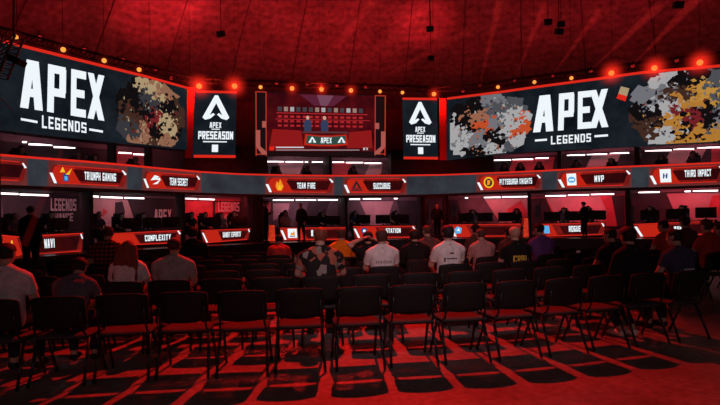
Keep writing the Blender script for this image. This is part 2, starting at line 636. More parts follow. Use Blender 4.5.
M_curtain = mat('drape_black', (0.045, 0.016, 0.018), .95, noise=.3, nscale=3)  # black drape, its colour reddened for the red wash on it
mb = MB()
rows = [[], []]
for k in range(N * 4 + 1):
    a = 2 * PI * k / (N * 4)
    w = .06 * math.sin(k * 1.7)
    rows[0].append(pol(RO - .1 + w, a, 0)); rows[1].append(pol(RO - .1 + w, a, DZ0 + .3))
mb.grid(rows)
struct('wall_outer', mb, M_curtain, True)


def arc_wall(name, r, a0, a1, z0, z1, m, t=.08, n=64):
    mb = MB()
    A = [a0 + (a1 - a0) * i / n for i in range(n + 1)]
    mb.grid([[pol(r, a, z0) for a in A], [pol(r, a, z1) for a in A], [pol(r + t, a, z1) for a in A], [pol(r + t, a, z0) for a in A], [pol(r, a, z0) for a in A]])
    for a in (a0, a1):
        mb.face([pol(r, a, z0), pol(r, a, z1), pol(r + t, a, z1), pol(r + t, a, z0)])
    return struct(name, mb, m)


AL, AR = ang(-70), ang(790)
ZS = 0.5       # stage floor
ZD = 2.62      # underside of the upper deck
M_stage = mat('stage_deck', (.03, .026, .028), .35, noise=.3, nscale=2)
arc_wall('floor_stage', 13.7, AL, AR, 0.0, ZS, M_stage, t=5.0)
arc_wall('floor_upper_deck', 15.75, AL, AR, ZD, ZD + .14, mat('deck_dark', (.02, .015, .016), .7), t=2.9)
M_boothwall = mat('booth_wall', (.17, .125, .15), .85, noise=.15, nscale=2)
arc_wall('wall_back', 18.2, AL, AR, ZS, ZD, M_boothwall)
arc_wall('wall_back_upper', 18.2, AL, AR, ZD + .14, 4.75, M_boothwall)
arc_wall('wall_back_top', 18.6, AL, AR, 4.75, 7.5, M_curtain)
arc_wall('ceiling_upper_booths', 15.75, AL, AR, 4.75, 4.85, mat('deck_dark', (0, 0, 0)), t=2.9)

# partitions between the booths (radial walls)
M_part = mat('partition_black', (.022, .016, .018), .7)


def radial(name, px, r0, r1, z0, z1, w=.1, m=M_part):
    a = ang(px, r0)
    mb = MB()
    c = pol((r0 + r1) / 2, a, (z0 + z1) / 2)
    M = Matrix.Translation(c) @ Matrix.Rotation(-a, 4, 'Z')
    mb.box((0, 0, 0), (w, r1 - r0, z1 - z0), M, 0, .01)
    return struct(name, mb, m)


for i, (px, w) in enumerate([(92, .12), (184, .12), (258, .5), (346.5, .12), (423, .2), (447, .1), (529.5, .16), (628, .2), (735, .1)]):
    radial('wall_partition_lower.%03d' % i, px, 15.7, 16.5 if px < 200 or px > 600 else 17.6, ZS, ZD - .005, w)
for i, (px, w) in enumerate([(116, .1), (152, .12), (262, .6), (331, .12), (400, .8), (488, .6), (560, .16), (638, .2), (735, .1)]):
    radial('wall_partition_upper.%03d' % i, px, 15.85, 16.4 if px < 200 or px > 600 else 17.3, ZD + .145, 4.745, w)
# dark infill walls where the upper tier has no booth
for i, (p0, p1) in enumerate([(186, 262), (402, 486)]):
    arc_wall('wall_upper_infill.%03d' % i, 16.0, ang(p0, 16.0), ang(p1, 16.0), ZD + .145, 4.74, M_curtain, t=.06, n=12)
# doorway by the guard
mb = MB()
qd = Quad(15.75, (424, 195.5), (446, 194.8), (446, 240), (424, 240.5))
qd.slab(mb, 0, .93, 1, 1, .0, .1); qd.slab(mb, 0, 0, .1, .93, 0, .1, 2); qd.slab(mb, .9, 0, 1, .93, 0, .1, 2)
struct('door_1', mb, mat('door_surround', (.16, .07, .08), .6))

# ================================================================== BALCONY LED BAND
FT = [(-60, 147), (0, 154.8), (40, 158), (80, 161), (120, 164.4), (160, 168.2), (200, 171.7), (240, 174), (290, 175.2), (340, 175.6), (400, 175.3), (440, 174.8), (480, 173.4), (540, 170.8), (600, 167.5), (660, 165.2), (720, 162.6), (790, 158)]
FB = [(-60, 178), (0, 184.8), (40, 186.3), (80, 187.7), (120, 189.3), (160, 191.2), (200, 192.8), (240, 194), (290, 195), (340, 195.6), (400, 195.2), (440, 194), (480, 192.4), (540, 190.2), (600, 188.4), (660, 187), (720, 184.8), (790, 182)]
band = Quad(R0, cols=[(a[0], a[1], b[1]) for a, b in zip(FT, FB)])
BX0, BX1 = -60.0, 790.0


def bu(px):
    return (px - BX0) / (BX1 - BX0)


root = thing('led_band', 'long grey LED balcony band curving across the whole stage above the lower booths', 'LED band', ring(360, 195, R0))
mb = MB(); band.slab(mb, 0, 0, 1, 1, 0, .12, 170)
wbuild(mb, 'display_panel', M_teal, root)
mb = MB(); band.slab(mb, 0, .955, 1, 1.03, .03, .03, 170)
tag(wbuild(mb, 'light_strip', M_redline, root), 'glowing red strip along the top edge')
mb = MB(); band.slab(mb, 0, -.1, 1, .005, .01, .1, 170)
wbuild(mb, 'bottom_rail', mat('rail_dark', (.06, .02, .02), .6), root)


def hex_sign(name, label, quad, backpx, text, tbox, logo, arrow=True, field=(.33, .2, .96, .8), group='upper team signs', rad=R0, hs=.2):
    q = quad
    root = thing(name, label, 'sign', q(.5, 0, .02), 0, None)
    if backpx:
        mb = MB(); b = backpx
        band.slab(mb, bu(b[0]), .01, bu(b[1]), .95, .025, .012, 24)
        wbuild(mb, 'backing_panel', M_signback, root)
    # six-sided red plate
    mb = MB()
    hexa = [(.0, .52), (.05, .98), (.97, .98), (1, .75), (.97, .1), (.94, .02), (.06, .02)]
    q.poly(mb, hexa, .03)
    wbuild(mb, 'plate', M_redmid, root)
    # bright red block behind the logo
    mb = MB()
    q.poly(mb, [(.03, .5), (.07, .9), (.32, .9), (.40, .1), (.08, .1)], .034)
    wbuild(mb, 'logo_block', M_redbright, root)
    # dark name field
    mb = MB()
    q.poly(mb, [(field[0] - .03, field[3]), (field[2], field[3]), (field[2] - .05, field[1]), (field[0] + .05, field[1])], .036)
    wbuild(mb, 'name_field', M_reddark, root)
    for (a, b) in ((.93, .97), (.03, .08)):
        mb = MB(); q.poly(mb, [(.1, a), (.9, a), (.9, b), (.1, b)], .04); wbuild(mb, 'edge_line', M_redline, root)
    for ch in ([(-.005, .55), (.035, .55), (.085, .03), (.045, .03)], [(.93, .92), (.955, .92), (1.0, .72), (.975, .66)]):
        mb = MB(); q.poly(mb, ch, .042)
        tag(wbuild(mb, 'chevron', M_white, root), 'white angled end strip')
    if text:
        mb = MB()
        letters(mb, q, text, *tbox, wt=.33, gap=.2, hs=hs, d=.045)
        tag(wbuild(mb, 'lettering', M_white, root), 'white lettering reading ' + text)
    if logo:
        logo(root, q)
    return root


def plogo(root, q, items):
    mats = [m for m, _ in items]
    mb = MB()
    for i, (m, shapes) in enumerate(items):
        for s in shapes:
            if s[0] == 'disc':
                q.disc(mb, *s[1:], d=.046 + .004 * i, mi=i)
            else:
                q.poly(mb, s, .046 + .004 * i, i)
    wbuild(mb, 'team_logo', mats, root)


def rect(u0, v0, u1, v1):
    return [(u0, v0), (u1, v0), (u1, v1), (u0, v1)]


def logo_triumph(root, q):
    plogo(root, q, [(M_navy, [rect(.17, .15, .24, .55)]), (M_yellow, [[(.13, .6), (.17, .9), (.2, .62)], [(.2, .5), (.29, .85), (.25, .5)]]), (M_blue, [rect(.185, .2, .225, .42)])])


def logo_secret(root, q):
    plogo(root, q, [(M_white, [[(.12, .48), (.2, .8), (.28, .72), (.2, .52)], [(.15, .25), (.3, .55), (.24, .28)], [(.17, .55), (.29, .66), (.3, .5)]])])


def logo_fire(root, q):
    plogo(root, q, [(M_orange, [[(.14, .4), (.16, .75), (.19, .62), (.21, .9), (.24, .6), (.26, .42), (.23, .14), (.17, .14)]]), (M_yellow, [[(.17, .2), (.19, .5), (.23, .42), (.22, .2)]])])


def logo_mask(root, q):
    plogo(root, q, [(M_ink, [[(.12, .3), (.2, .85), (.28, .3)], rect(.11, .16, .29, .26)]), (M_redbright, [[(.17, .36), (.2, .6), (.23, .36)]])])


def logo_knight(root, q):
    plogo(root, q, [(M_yellow, [('disc', .18, .52, .08, .38)]), (M_ink, [('disc', .18, .52, .055, .27)]), (M_orange, [[(.15, .35), (.16, .7), (.21, .66), (.19, .36)]])])


def logo_mvp(root, q):
    plogo(root, q, [(M_white, [rect(.12, .14, .25, .9)]), (M_blue, [('disc', .185, .5, .055, .2)]), (M_white, [rect(.15, .44, .22, .55)])])


def logo_third(root, q):
    plogo(root, q, [(M_white, [rect(.135, .12, .285, .9)]), (M_navy, [[(.17, .35), (.18, .65), (.2, .65), (.19, .35)], [(.21, .35), (.22, .65), (.24, .65), (.23, .35)], rect(.18, .47, .24, .53)])])


RS = R0
hex_sign('team_sign', 'red balcony sign with an empty dark field, cut by the left edge',
         Quad(RS, (-50, 154), (26.5, 162), (25, 182), (-48, 179)), (-60, 27), None, None, None)
hex_sign('team_sign', 'red balcony sign reading TRIUMPH GAMING with a small navy and yellow logo',
         Quad(RS, (48.5, 163.8), (126.5, 169.5), (126, 187.3), (50, 183.6)), (48, 127), 'TRIUMPH GAMING', (.45, .29, .86, .72), logo_triumph)
hex_sign('team_sign', 'red balcony sign reading TEAM SECRET with a white winged logo',
         Quad(RS, (142.5, 171), (200, 174.8), (199.5, 190.5), (144, 188.3)), (142, 201), 'TEAM SECRET', (.46, .25, .78, .7), logo_secret)
hex_sign('team_sign', 'red balcony sign reading TEAM FIRE with an orange flame logo',
         Quad(RS, (265.4, 177.3), (333.5, 177.7), (333.2, 193.2), (266, 192.6)), (265, 334), 'TEAM FIRE', (.46, .28, .73, .66), logo_fire)
hex_sign('team_sign', 'red balcony sign reading SUCCUBUS with a dark triangular logo',
         Quad(RS, (343.5, 178), (406.3, 177.7), (406, 193), (344.5, 193.4)), (343, 407), 'SUCCUBUS', (.47, .28, .74, .66), logo_mask)
hex_sign('team_sign', 'red balcony sign reading PITTSBURGH KNIGHTS with a round gold logo',
         Quad(RS, (476.5, 176), (541, 173.5), (541, 188.5), (478, 190.6)), (476, 542), 'PITTSBURGH KNIGHTS', (.35, .34, .86, .72), logo_knight)
hex_sign('team_sign', 'red balcony sign reading MVP with a white square logo',
         Quad(RS, (557.5, 172.8), (631, 169), (630.5, 185.8), (559, 188)), (557, 632), 'MVP', (.5, .3, .63, .7), logo_mvp)
hex_sign('team_sign', 'red balcony sign reading THIRD IMPACT with a white square logo',
         Quad(RS, (649.4, 168.3), (724, 164.6), (724, 182.3), (651, 185)), (649, 790), 'THIRD IMPACT', (.47, .38, .83, .78), logo_third)

# ================================================================== LARGE LED SCREENS
RSC = 15.4


def dashes(mb, q, l, d=.02):
    for (a, b) in l:
        q.poly(mb, [a[0], b[0], b[1], a[1]] if False else [(a[0], a[1]), (b[0], b[1]), (b[0], b[1] + .03), (a[0], a[1] + .03)], d)


def wide_screen(name, label, q, rows, artfn, x0, x1):
    root = thing(name, label, 'LED screen', q(.5, 0, 0), 0)
    mb = MB(); q.slab(mb, 0, 0, 1, 1, 0, .18, 40)
    wbuild(mb, 'display_panel', M_led, root)
    mb = MB(); q.slab(mb, 0, .965, 1, 1.0, .02, .05, 40)
    tag(wbuild(mb, 'light_strip', M_redline, root), 'red light strip along the top edge')
    artfn(root, q)
    return root


def word_block(root, r, apex, sub, dash, big, small):
    qa = Quad(r, *apex)
    mb = MB()
    for ch, (a, b) in zip('APEX', big):
        letters(mb, qa, ch, a, 0, b, 1, wt=.36, gap=0, hs=.17, d=.03)
    tag(wbuild(mb, 'lettering', M_white, root), 'large white lettering reading APEX')
    qs = Quad(r, *sub)
    mb = MB()
    letters(mb, qs, 'LEGENDS', 0, 0, 1, 1, wt=.3, gap=.3, hs=.17, d=.03)
    tag(wbuild(mb, 'small_lettering', M_white, root), 'smaller white lettering reading LEGENDS')
    for dq in dash:
        mb = MB(); Quad(r, *dq).slab(mb, 0, 0, 1, 1, .03, .01, 2)
        wbuild(mb, 'dash', M_white, root)


ART_L = [emat('art_black', (.008, .006, .007)), emat('art_umber', (.07, .03, .02)), emat('art_tan', (.36, .17, .1)), emat('art_maroon', (.22, .02, .025)), emat('art_slate', (.05, .05, .06)), emat('art_black', ()) if False else MATS['art_black'], emat('art_bone', (.55, .4, .22))]
ART_M = [emat('art_white', (.52, .51, .52)), MATS['art_white'], emat('art_grey', (.22, .22, .25)), MATS['art_black'], emat('art_steel', (.1, .105, .12)), emat('art_orange', (.7, .1, .03)), emat('art_flesh', (.42, .17, .1))]
ART_R = [emat('art_amber', (.58, .25, .04)), MATS['art_amber'], MATS['art_white'], MATS['art_grey'], MATS['art_steel'], MATS['art_umber'], MATS['art_black'], emat('art_gold', (.66, .33, .06)), MATS['art_maroon']]

qL = Quad(RSC, cols=[(-25, 32, 126.5), (17, 43.2, 131.3), (80, 59, 138.3), (147, 75.6, 145.7), (187, 86.8, 149.5)])


def uL(px): return (px + 25) / 212.0


def artL(root, q):
    word_block(root, RSC, ((21, 58.3), (104, 76), (104, 121), (19.5, 107.4)),
               ((41.5, 115.3), (86, 123), (86, 133.2), (41.5, 128)),
               [((20.5, 118), (37, 121), (37, 123.3), (20.5, 120.3)), ((89, 128.4), (102.5, 130.6), (102.5, 132.8), (89, 130.6))],
               [(0, .27), (.32, .54), (.6, .78), (.8, 1.0)], None)
    mb = MB()
    shards(mb, q, uL(151), .44, .15, .5, 620, CEN_L, 3)
    wbuild(mb, 'printed_design', ART_L, root)


wide_screen('led_screen', 'wide LED screen reading APEX LEGENDS with one brown shard design beside it', qL, None, artL, 0, 0)

qR = Quad(RSC, cols=[(447, 97.6, 160), (481, 93.4, 156.3), (500, 91.0, 154.3), (535, 86, 151.3), (600, 77.3, 148), (640, 71.5, 146.4), (720, 64.5, 142.6), (748, 61.6, 141)])


def uR(px): return (px - 447) / 301.0


def artR(root, q):
    word_block(root, RSC, ((535, 96.3), (608, 88.8), (608.5, 127), (533, 132.6)),
               ((551, 136.2), (591, 133.4), (591, 141.8), (551, 144.6)),
               [((535, 139.6), (547, 138.7), (547, 140.7), (535, 141.6)), ((594.5, 135.3), (608, 134.3), (608, 136.4), (594.5, 137.4))],
               [(0, .27), (.33, .54), (.59, .77), (.75, 1.0)], None)
    mb = MB()
    shards(mb, q, uR(487), .45, .13, .5, 620, CEN_M, 11)
    wbuild(mb, 'printed_design', ART_M, root)
    mb = MB()
    shards(mb, q, uR(686), .46, .17, .5, 700, CEN_R, 23)
    wbuild(mb, 'printed_design', ART_R, root)
    mb = MB()
    qc = Quad(RSC, (621, 86.5), (629.5, 88.5), (625.5, 101.5), (616.5, 98.5))
    qc.poly(mb, rect(0, .4, 1, 1), .035, 0); qc.poly(mb, rect(0, 0, 1, .4), .035, 1)
    wbuild(mb, 'canister_design', [MATS['art_bone'], M_redline], root)


wide_screen('led_screen', 'wide LED screen reading APEX LEGENDS between white and amber shard designs', qR, None, artR, 0, 0)


def banner(q, label):
    root = thing('led_banner', label, 'LED banner', q(.5, 0, 0))
    mb = MB(); q.slab(mb, 0, 0, 1, 1, 0, .15, 6); wbuild(mb, 'display_panel', M_led, root)
    for (a, b, nm) in ((-.005, .035, 'bottom'), (.965, 1.0, 'top')):
        mb = MB(); q.slab(mb, 0, a, 1, b, .02, .05, 6)
        tag(wbuild(mb, 'light_strip', M_redline, root), 'red light strip along the %s edge' % nm)
    mb = MB(); emblem(mb, q, .17, .56, .83, .93, .03)
    tag(wbuild(mb, 'emblem', M_white, root), 'white angular open triangle emblem')
    mb = MB(); letters(mb, q, 'APEX', .35, .44, .64, .525, wt=.34, gap=.2, d=.03)
    q.poly(mb, rect(.4, .415, .6, .428), .03)
    letters(mb, q, 'PRESEASON', .08, .27, .93, .39, wt=.36, gap=.17, hs=.2, d=.03)
    q.poly(mb, rect(.2, .225, .78, .242), .03)
    tag(wbuild(mb, 'lettering', M_white, root), 'white lettering reading APEX PRESEASON')
    mb = MB(); q.poly(mb, rect(.42, .08, .57, .19), .03)
    wbuild(mb, 'small_logo', M_white, root)
    return root


banner(Quad(RSC, (196, 90.3), (236.6, 91.2), (235.4, 157.6), (194, 157.2)), 'tall dark LED banner reading APEX PRESEASON between the wide left screen and the broadcast screen')
banner(Quad(RSC, (402.6, 97.6), (437, 98), (438, 159.2), (403.8, 158.8)), 'tall dark LED banner reading APEX PRESEASON between the broadcast screen and the wide right screen')

# broadcast screen in the middle
qC = Quad(RSC, (255.3, 91.3), (385.8, 95.6), (385.4, 155.6), (255.6, 156))
root = thing('broadcast_screen', 'middle video screen showing two hosts at a desk in a red arena', 'LED screen', qC(.5, 0, 0))
mb = MB(); qC.slab(mb, 0, 0, 1, 1, 0, .18, 12); wbuild(mb, 'housing', emat('bc_black', (.012, .004, .005)), root)
mb = MB(); qC.slab(mb, .085, .07, .915, .985, .015, .01, 12)
wbuild(mb, 'picture_ground', emat('bc_ground', (.1, .004, .006), 1, (.03, .002, .004), .9), root)
for (a, b, c, d_) in [(.0, .0, .085, 1), (.915, 0, 1, 1)]:
    mb = MB()
    for (e, f, g, h) in [(a, b, a + .008, d_), (c - .008, b, c, d_), (a, d_ - .015, c, d_), (a, .02, c, .035)]:
        qC.poly(mb, rect(e, f, g, h), .02)
    wbuild(mb, 'outline', emat('bc_outline', (.45, .035, .02)), root)
for sg in (0, 1):
    fl = (lambda P_: [(1 - x, y) for x, y in P_]) if sg else (lambda P_: P_)
    mb = MB()
    qC.poly(mb, fl([(.0, .15), (.0, .4), (.035, .4), (.035, .15)]), .025); qC.poly(mb, fl([(.0, .15), (.035, .15), (.085, .06), (.085, .02), (.05, .02)]), .025)
    wbuild(mb, 'corner_bracket', emat('bc_bracket', (.4, .09, .075)), root)
    mb = MB(); qC.poly(mb, fl(rect(.05, .44, .08, .54)), .025)
    wbuild(mb, 'side_mark', emat('bc_bracket', (.4, .09, .075)), root)
mb = MB()
qC.poly(mb, [(.34, .97), (.7, .97), (.6, .8), (.45, .8)], .026, 0)
qC.poly(mb, [(.47, .97), (.6, .97), (.55, .8), (.5, .8)], .028, 1)
wbuild(mb, 'light_glow', [emat('bc_glow1', (.1, .015, .035)), emat('bc_glow2', (.17, .06, .1))], root)
mb = MB()
for r_, (v, h, mi) in enumerate([(.7, .07, 0), (.6, .035, 1), (.53, .03, 1), (.46, .03, 1)]):
    for i in range(14):
        u = .17 + i * .048
        w = .03
        k = mi if mi else (2 if i in (1, 6, 9, 12) else (3 if i in (2, 7, 11) else 0))
        qC.poly(mb, rect(u, v, u + w, v + h), .03, k)
qC.poly(mb, rect(.16, .665, .86, .68), .031, 1); qC.poly(mb, rect(.15, .57, .88, .58), .031, 1)
wbuild(mb, 'arena_tiers', [emat('bc_a', (.05, .05, .06)), emat('bc_b', (.42, .02, .025)), emat('bc_c', (.3, .2, .17)), emat('bc_d', (.38, .38, .4))], root)
for pp in ([(.1, .1), (.13, .42), (.35, .4), (.37, .12)], [(.7, .12), (.72, .38), (.89, .42), (.9, .12)]):
    mb = MB(); qC.poly(mb, pp, .03)
    wbuild(mb, 'floor_patch', emat('bc_e', (.26, .009, .01)), root)
for cu, sc_ in ((.4, 1.0), (.53, .93)):
    mb = MB()
    qC.poly(mb, [(cu - .025, .37), (cu + .027, .37), (cu + .03, .52), (cu + .018, .575), (cu - .016, .575), (cu - .03, .52)], .034, 0)
    qC.disc(mb, cu, .605, .0125, .032, .036, 1)
    wbuild(mb, 'host_figure', [emat('bc_suit', (.03, .045, .1)), emat('bc_skin', (.6, .35, .26))], root)
mb = MB()
qC.poly(mb, [(.35, .36), (.72, .36), (.7, .39), (.37, .39)], .036, 1)
qC.poly(mb, [(.37, .17), (.38, .345), (.5, .325), (.58, .325), (.7, .345), (.71, .17), (.6, .15), (.48, .15)], .038, 0)
qC.poly(mb, [(.385, .195), (.395, .325), (.5, .305), (.58, .305), (.69, .325), (.695, .195), (.6, .175), (.48, .175)], .04, 2)
emblem(mb, qC, .405, .205, .465, .3, .044, 3); emblem(mb, qC, .63, .205, .69, .3, .044, 3)
letters(mb, qC, 'APEX', .5, .2, .585, .29, wt=.34, gap=.2, d=.044, mi=3)
wbuild(mb, 'host_desk', [M_redbright, emat('bc_top', (.1, .03, .035)), emat('bc_green', (.03, .07, .055)), M_white], root)
mb = MB()
qC.poly(mb, rect(.105, .085, .14, .145), .034, 0)
qC.poly(mb, rect(.155, .125, .37, .142), .034, 1)
qC.poly(mb, rect(.155, .088, .8, .094), .034, 1)
letters(mb, qC, 'X', .825, .09, .845, .13, d=.036, mi=1); letters(mb, qC, 'X', .85, .09, .865, .13, d=.036, mi=1)
wbuild(mb, 'caption_bar', [M_redline, M_whitedim], root)

# curtain strips between the screens, red light put into their colour
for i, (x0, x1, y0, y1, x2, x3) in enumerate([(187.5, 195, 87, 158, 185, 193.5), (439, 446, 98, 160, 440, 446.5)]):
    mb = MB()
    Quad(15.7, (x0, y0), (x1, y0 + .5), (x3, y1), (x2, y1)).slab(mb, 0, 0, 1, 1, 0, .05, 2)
    o = mb.build('curtain_strip', mat('curtain_redlit', (.5, .03, .03), .8))
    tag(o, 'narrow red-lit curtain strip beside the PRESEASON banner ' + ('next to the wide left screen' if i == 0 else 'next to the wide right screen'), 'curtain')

# ================================================================== TRUSS AND STAGE LIGHTS
TL = [(-30, 28, 32), (17, 39, 0), (63, 52, 0), (104, 63, 0), (150, 74, 0), (190, 84, 0), (235, 87, 0), (260, 88, 0), (320, 90, 0), (380, 92, 0), (434, 94, 0), (480, 91.5, 0), (535, 83, 0), (571, 79, 0), (612, 73, 0), (655, 68, 0), (700, 62, 0), (745, 57, 0)]


def truss(name, pts, label):
    root = thing(name, label, 'truss', pts[len(pts) // 2])
    mb = MB()
    offs = [(.13, .13), (.13, -.13), (-.13, 0)]
    chords = [[outward(p, a) + Vector((0, 0, b)) for p in pts] for a, b in offs]
    for c in chords:
        mb.tube(c, .025, 6)
    wbuild(mb, 'chord', M_rig, root)
    mb = MB()
    for i in range(len(pts) - 1):
        for k in range(3):
            a, b = chords[0][i].lerp(chords[0][i + 1], k / 3), chords[1][i].lerp(chords[1][i + 1], (k + .5) / 3)
            c = chords[2][i].lerp(chords[2][i + 1], (k + 1) / 3)
            mb.tube([a, b], .012, 4); mb.tube([b, c], .012, 4); mb.tube([c, a], .012, 4)
    wbuild(mb, 'lacing', M_rig, root)
    mb = MB()
    for i in range(0, len(pts), 3):
        p = pts[i]
        mb.tube([p + Vector((0, 0, .1)), Vector((p.x, p.y, dome(math.hypot(p.x - CX, p.y - CY)) - .05))], .008, 4)
    wbuild(mb, 'suspension_cable', M_rig, root)
    return root


tp = []
for a, b in zip(TL[:-1], TL[1:]):
    for k in range(3):
        t = k / 3
        tp.append(ring(a[0] + (b[0] - a[0]) * t, a[1] + (b[1] - a[1]) * t - 5.5, 15.5))
truss('lighting_truss', tp, 'long black lighting truss curving above all the LED screens')

LAMPS = [(15, 37, 'w'), (63, 49.5, 'w'), (104, 60.5, 'w'), (139, 69.5, 'w'), (171, 78, 'd'), (39.5, 37.5, 'd'), (84, 50, 'd'), (123, 60, 'd'), (155, 69, 'd'),
         (199, 86, 'R'), (234.5, 86, 'R'), (260.5, 87, 'w'), (276.5, 83, 'd'), (292, 88.3, 'h'), (307, 84, 'd'), (321.5, 89.3, 'h'), (337, 85.5, 'd'),
         (351, 90.4, 'h'), (365.5, 87, 'd'), (380, 91.4, 'w'), (402.5, 92.5, 'w'), (434, 94, 'h'), (463, 91, 'd'), (480, 85, 'd'), (498, 87, 'w'), (514.5, 80, 'd'),
         (534.5, 82, 'w'), (553, 75.5, 'd'), (571.5, 78, 'w'), (591, 71, 'd'), (611.5, 73, 'R'), (633, 66, 'd'), (654.5, 68, 'R'), (677, 60.5, 'd'), (700, 62.5, 'R')]
LAMPS.sort()
ORD = ['first', 'second', 'third', 'fourth', 'fifth', 'sixth', 'seventh', 'eighth', 'ninth', 'tenth', 'eleventh', 'twelfth', 'thirteenth', 'fourteenth', 'fifteenth', 'sixteenth', 'seventeenth', 'eighteenth', 'nineteenth', 'twentieth',
       'twenty-first', 'twenty-second', 'twenty-third', 'twenty-fourth', 'twenty-fifth', 'twenty-sixth', 'twenty-seventh', 'twenty-eighth', 'twenty-ninth', 'thirtieth', 'thirty-first', 'thirty-second', 'thirty-third', 'thirty-fourth', 'thirty-fifth', 'thirty-sixth']
SPOT_PTS = []
for i, (px, py, k) in enumerate(LAMPS):
    p = ring(px, py, 15.15 if k != 'd' else 15.85)
    SPOT_PTS.append((px, p, k))
    aim = (Vector((0, 4.0, 1.2)) - p).normalized()
    rz = math.atan2(aim.y, aim.x) - PI / 2
    pitch = math.asin(aim.z)
    what = {'w': 'small warm yellow', 'h': 'bright orange', 'R': 'glaring red', 'd': 'dim red'}[k]
    root = thing('stage_light', '%s stage light on the truss, %s counted from the left end' % (what, ORD[i]), 'stage light', p, rz, 'stage lights on the truss')
    Mx = Matrix.Rotation(pitch, 4, 'X')
    s = .8 if k == 'd' else 1.0
    mb = MB()
    mb.tube([Mx @ Vector((0, y, 0)) for y in (-.3, -.26, -.05, .02, .04)], [.05 * s, .085 * s, .1 * s, .12 * s, .115 * s], 14)
    mb.build('housing', M_rig, root, True)
    mb = MB()
    rad = {'w': .085, 'h': .105, 'R': .115, 'd': .075}[k]
    pts = [Mx @ Vector((rad * math.cos(2 * PI * j / 16), .052 + 0, rad * math.sin(2 * PI * j / 16))) for j in range(16)]
    ctr = Mx @ Vector((0, .075, 0))
    for j in range(16):
        mb.face([pts[j], pts[(j + 1) % 16], ctr])
    tag(mb.build('lens', {'w': M_warm, 'h': M_hot, 'R': M_hotred, 'd': M_dim}[k], root, True), 'glowing lens')
    mb = MB()
    mb.tube([Vector((-.14, -.1, 0)), Vector((-.14, -.1, .14)), Vector((.14, -.1, .14)), Vector((.14, -.1, 0))], .014, 6)
    mb.tube([Vector((0, -.1, .14)), Vector((0, -.1, .26))], .018, 6)
    mb.build('yoke', M_rig, root)

# lighting tower at the far left edge
root = thing('lighting_tower', 'leaning truss tower with floodlight arm, cut by the left edge of the photo', 'truss tower', P(0, 75, 11))
mb = MB()
A0, A1 = P(-8, 78, 11), P(9, 36, 11)
side = Vector((.14, 0, 0.03)); dep = Vector((0, .28, 0))
ch = [(A0 - side, A1 - side), (A0 + side, A1 + side), (A0 - side + dep, A1 - side + dep), (A0 + side + dep, A1 + side + dep)]
for a, b in ch:
    mb.tube([a, b], .025, 6)
wbuild(mb, 'chord', M_truss, root)
mb = MB()
for k in range(8):
    for (i, j) in ((0, 1), (1, 3), (3, 2), (2, 0)):
        a = ch[i][0].lerp(ch[i][1], k / 8); b = ch[j][0].lerp(ch[j][1], (k + 1) / 8)
        mb.tube([a, b], .014, 4)
wbuild(mb, 'lacing', M_truss, root)
mb = MB()
mb.tube([P(7, 54, 11), P(14, 58, 10.9)], .03, 6)
wbuild(mb, 'arm', M_rig, root)
mb = MB()
c = P(17, 61, 10.9)
mb.box((0, 0, 0), (.26, .3, .14), Matrix.Translation(c) @ Matrix.Rotation(.45, 4, 'Y'), 0, .03)
wbuild(mb, 'floodlight', M_rig, root)
mb = MB()
mb.tube([P(-6, 96, 11), P(2, 99, 11), P(7, 104, 11), P(11, 109, 11)], .012, 5)
mb.tube([P(-6, 80, 11), P(-6, 96, 11)], .012, 5)
wbuild(mb, 'cable', mat('cable_pale', (.5, .45, .45), .5), root)
mb = MB()
mb.tube([A1 + dep * .5, Vector((A1.x + .3, A1.y, dome(math.hypot(A1.x + .3 - CX, A1.y - CY)) - .05))], .02, 5)
mb.tube([A0 + dep * .5, Vector((A0.x, A0.y + .14, 0))], .05, 8)
wbuild(mb, 'mast', M_rig, root)

# speakers and cameras hanging under the dome
for i, (px, py, D, lab) in enumerate([(548, 22, 18, 'small black box speaker hanging under the red dome, first of the cluster of three'), (561, 24, 18, 'small black box speaker hanging under the red dome, second of the cluster of three'), (559, 31.5, 17.6, 'small black box speaker hanging under the red dome, lowest of the cluster of three'),
                                      (430, 29, 19, 'single black box speaker hanging under the dome above the middle screen'), (431, 58, 22, 'lone dark lamp box hanging low between broadcast screen and wide right screen'), (678, 5, 15, 'black box speaker hanging at the top of the photo above the amber design'), (221, 34, 18, 'dark box speaker hanging under the red-lit dome above the first PRESEASON banner')]):
    p = P(px, py, D)
    root = thing('hanging_speaker', lab, 'speaker', p, random.uniform(-.4, .4))
    mb = MB(); mb.box((0, 0, 0), (.26, .2, .2), Matrix.Rotation(.3, 4, 'X'), 0, .02); mb.build('cabinet', M_rig, root)
    mb = MB(); mb.box((0, -.105, -.03), (.22, .012, .16), Matrix.Rotation(.3, 4, 'X')); mb.build('grille', mat('grille', (.04, .03, .03), .8), root)
    mb = MB()
    H = dome(math.hypot(p.x - CX, p.y - CY)) - p.z - .04
    mb.tube([(0, 0, .08), (0, 0, max(.2, H))], .012, 5); mb.build('hanger', M_rig, root)

# ================================================================== LOWER BOOTHS
RD = 15.0       # desk fronts


DESKS = []


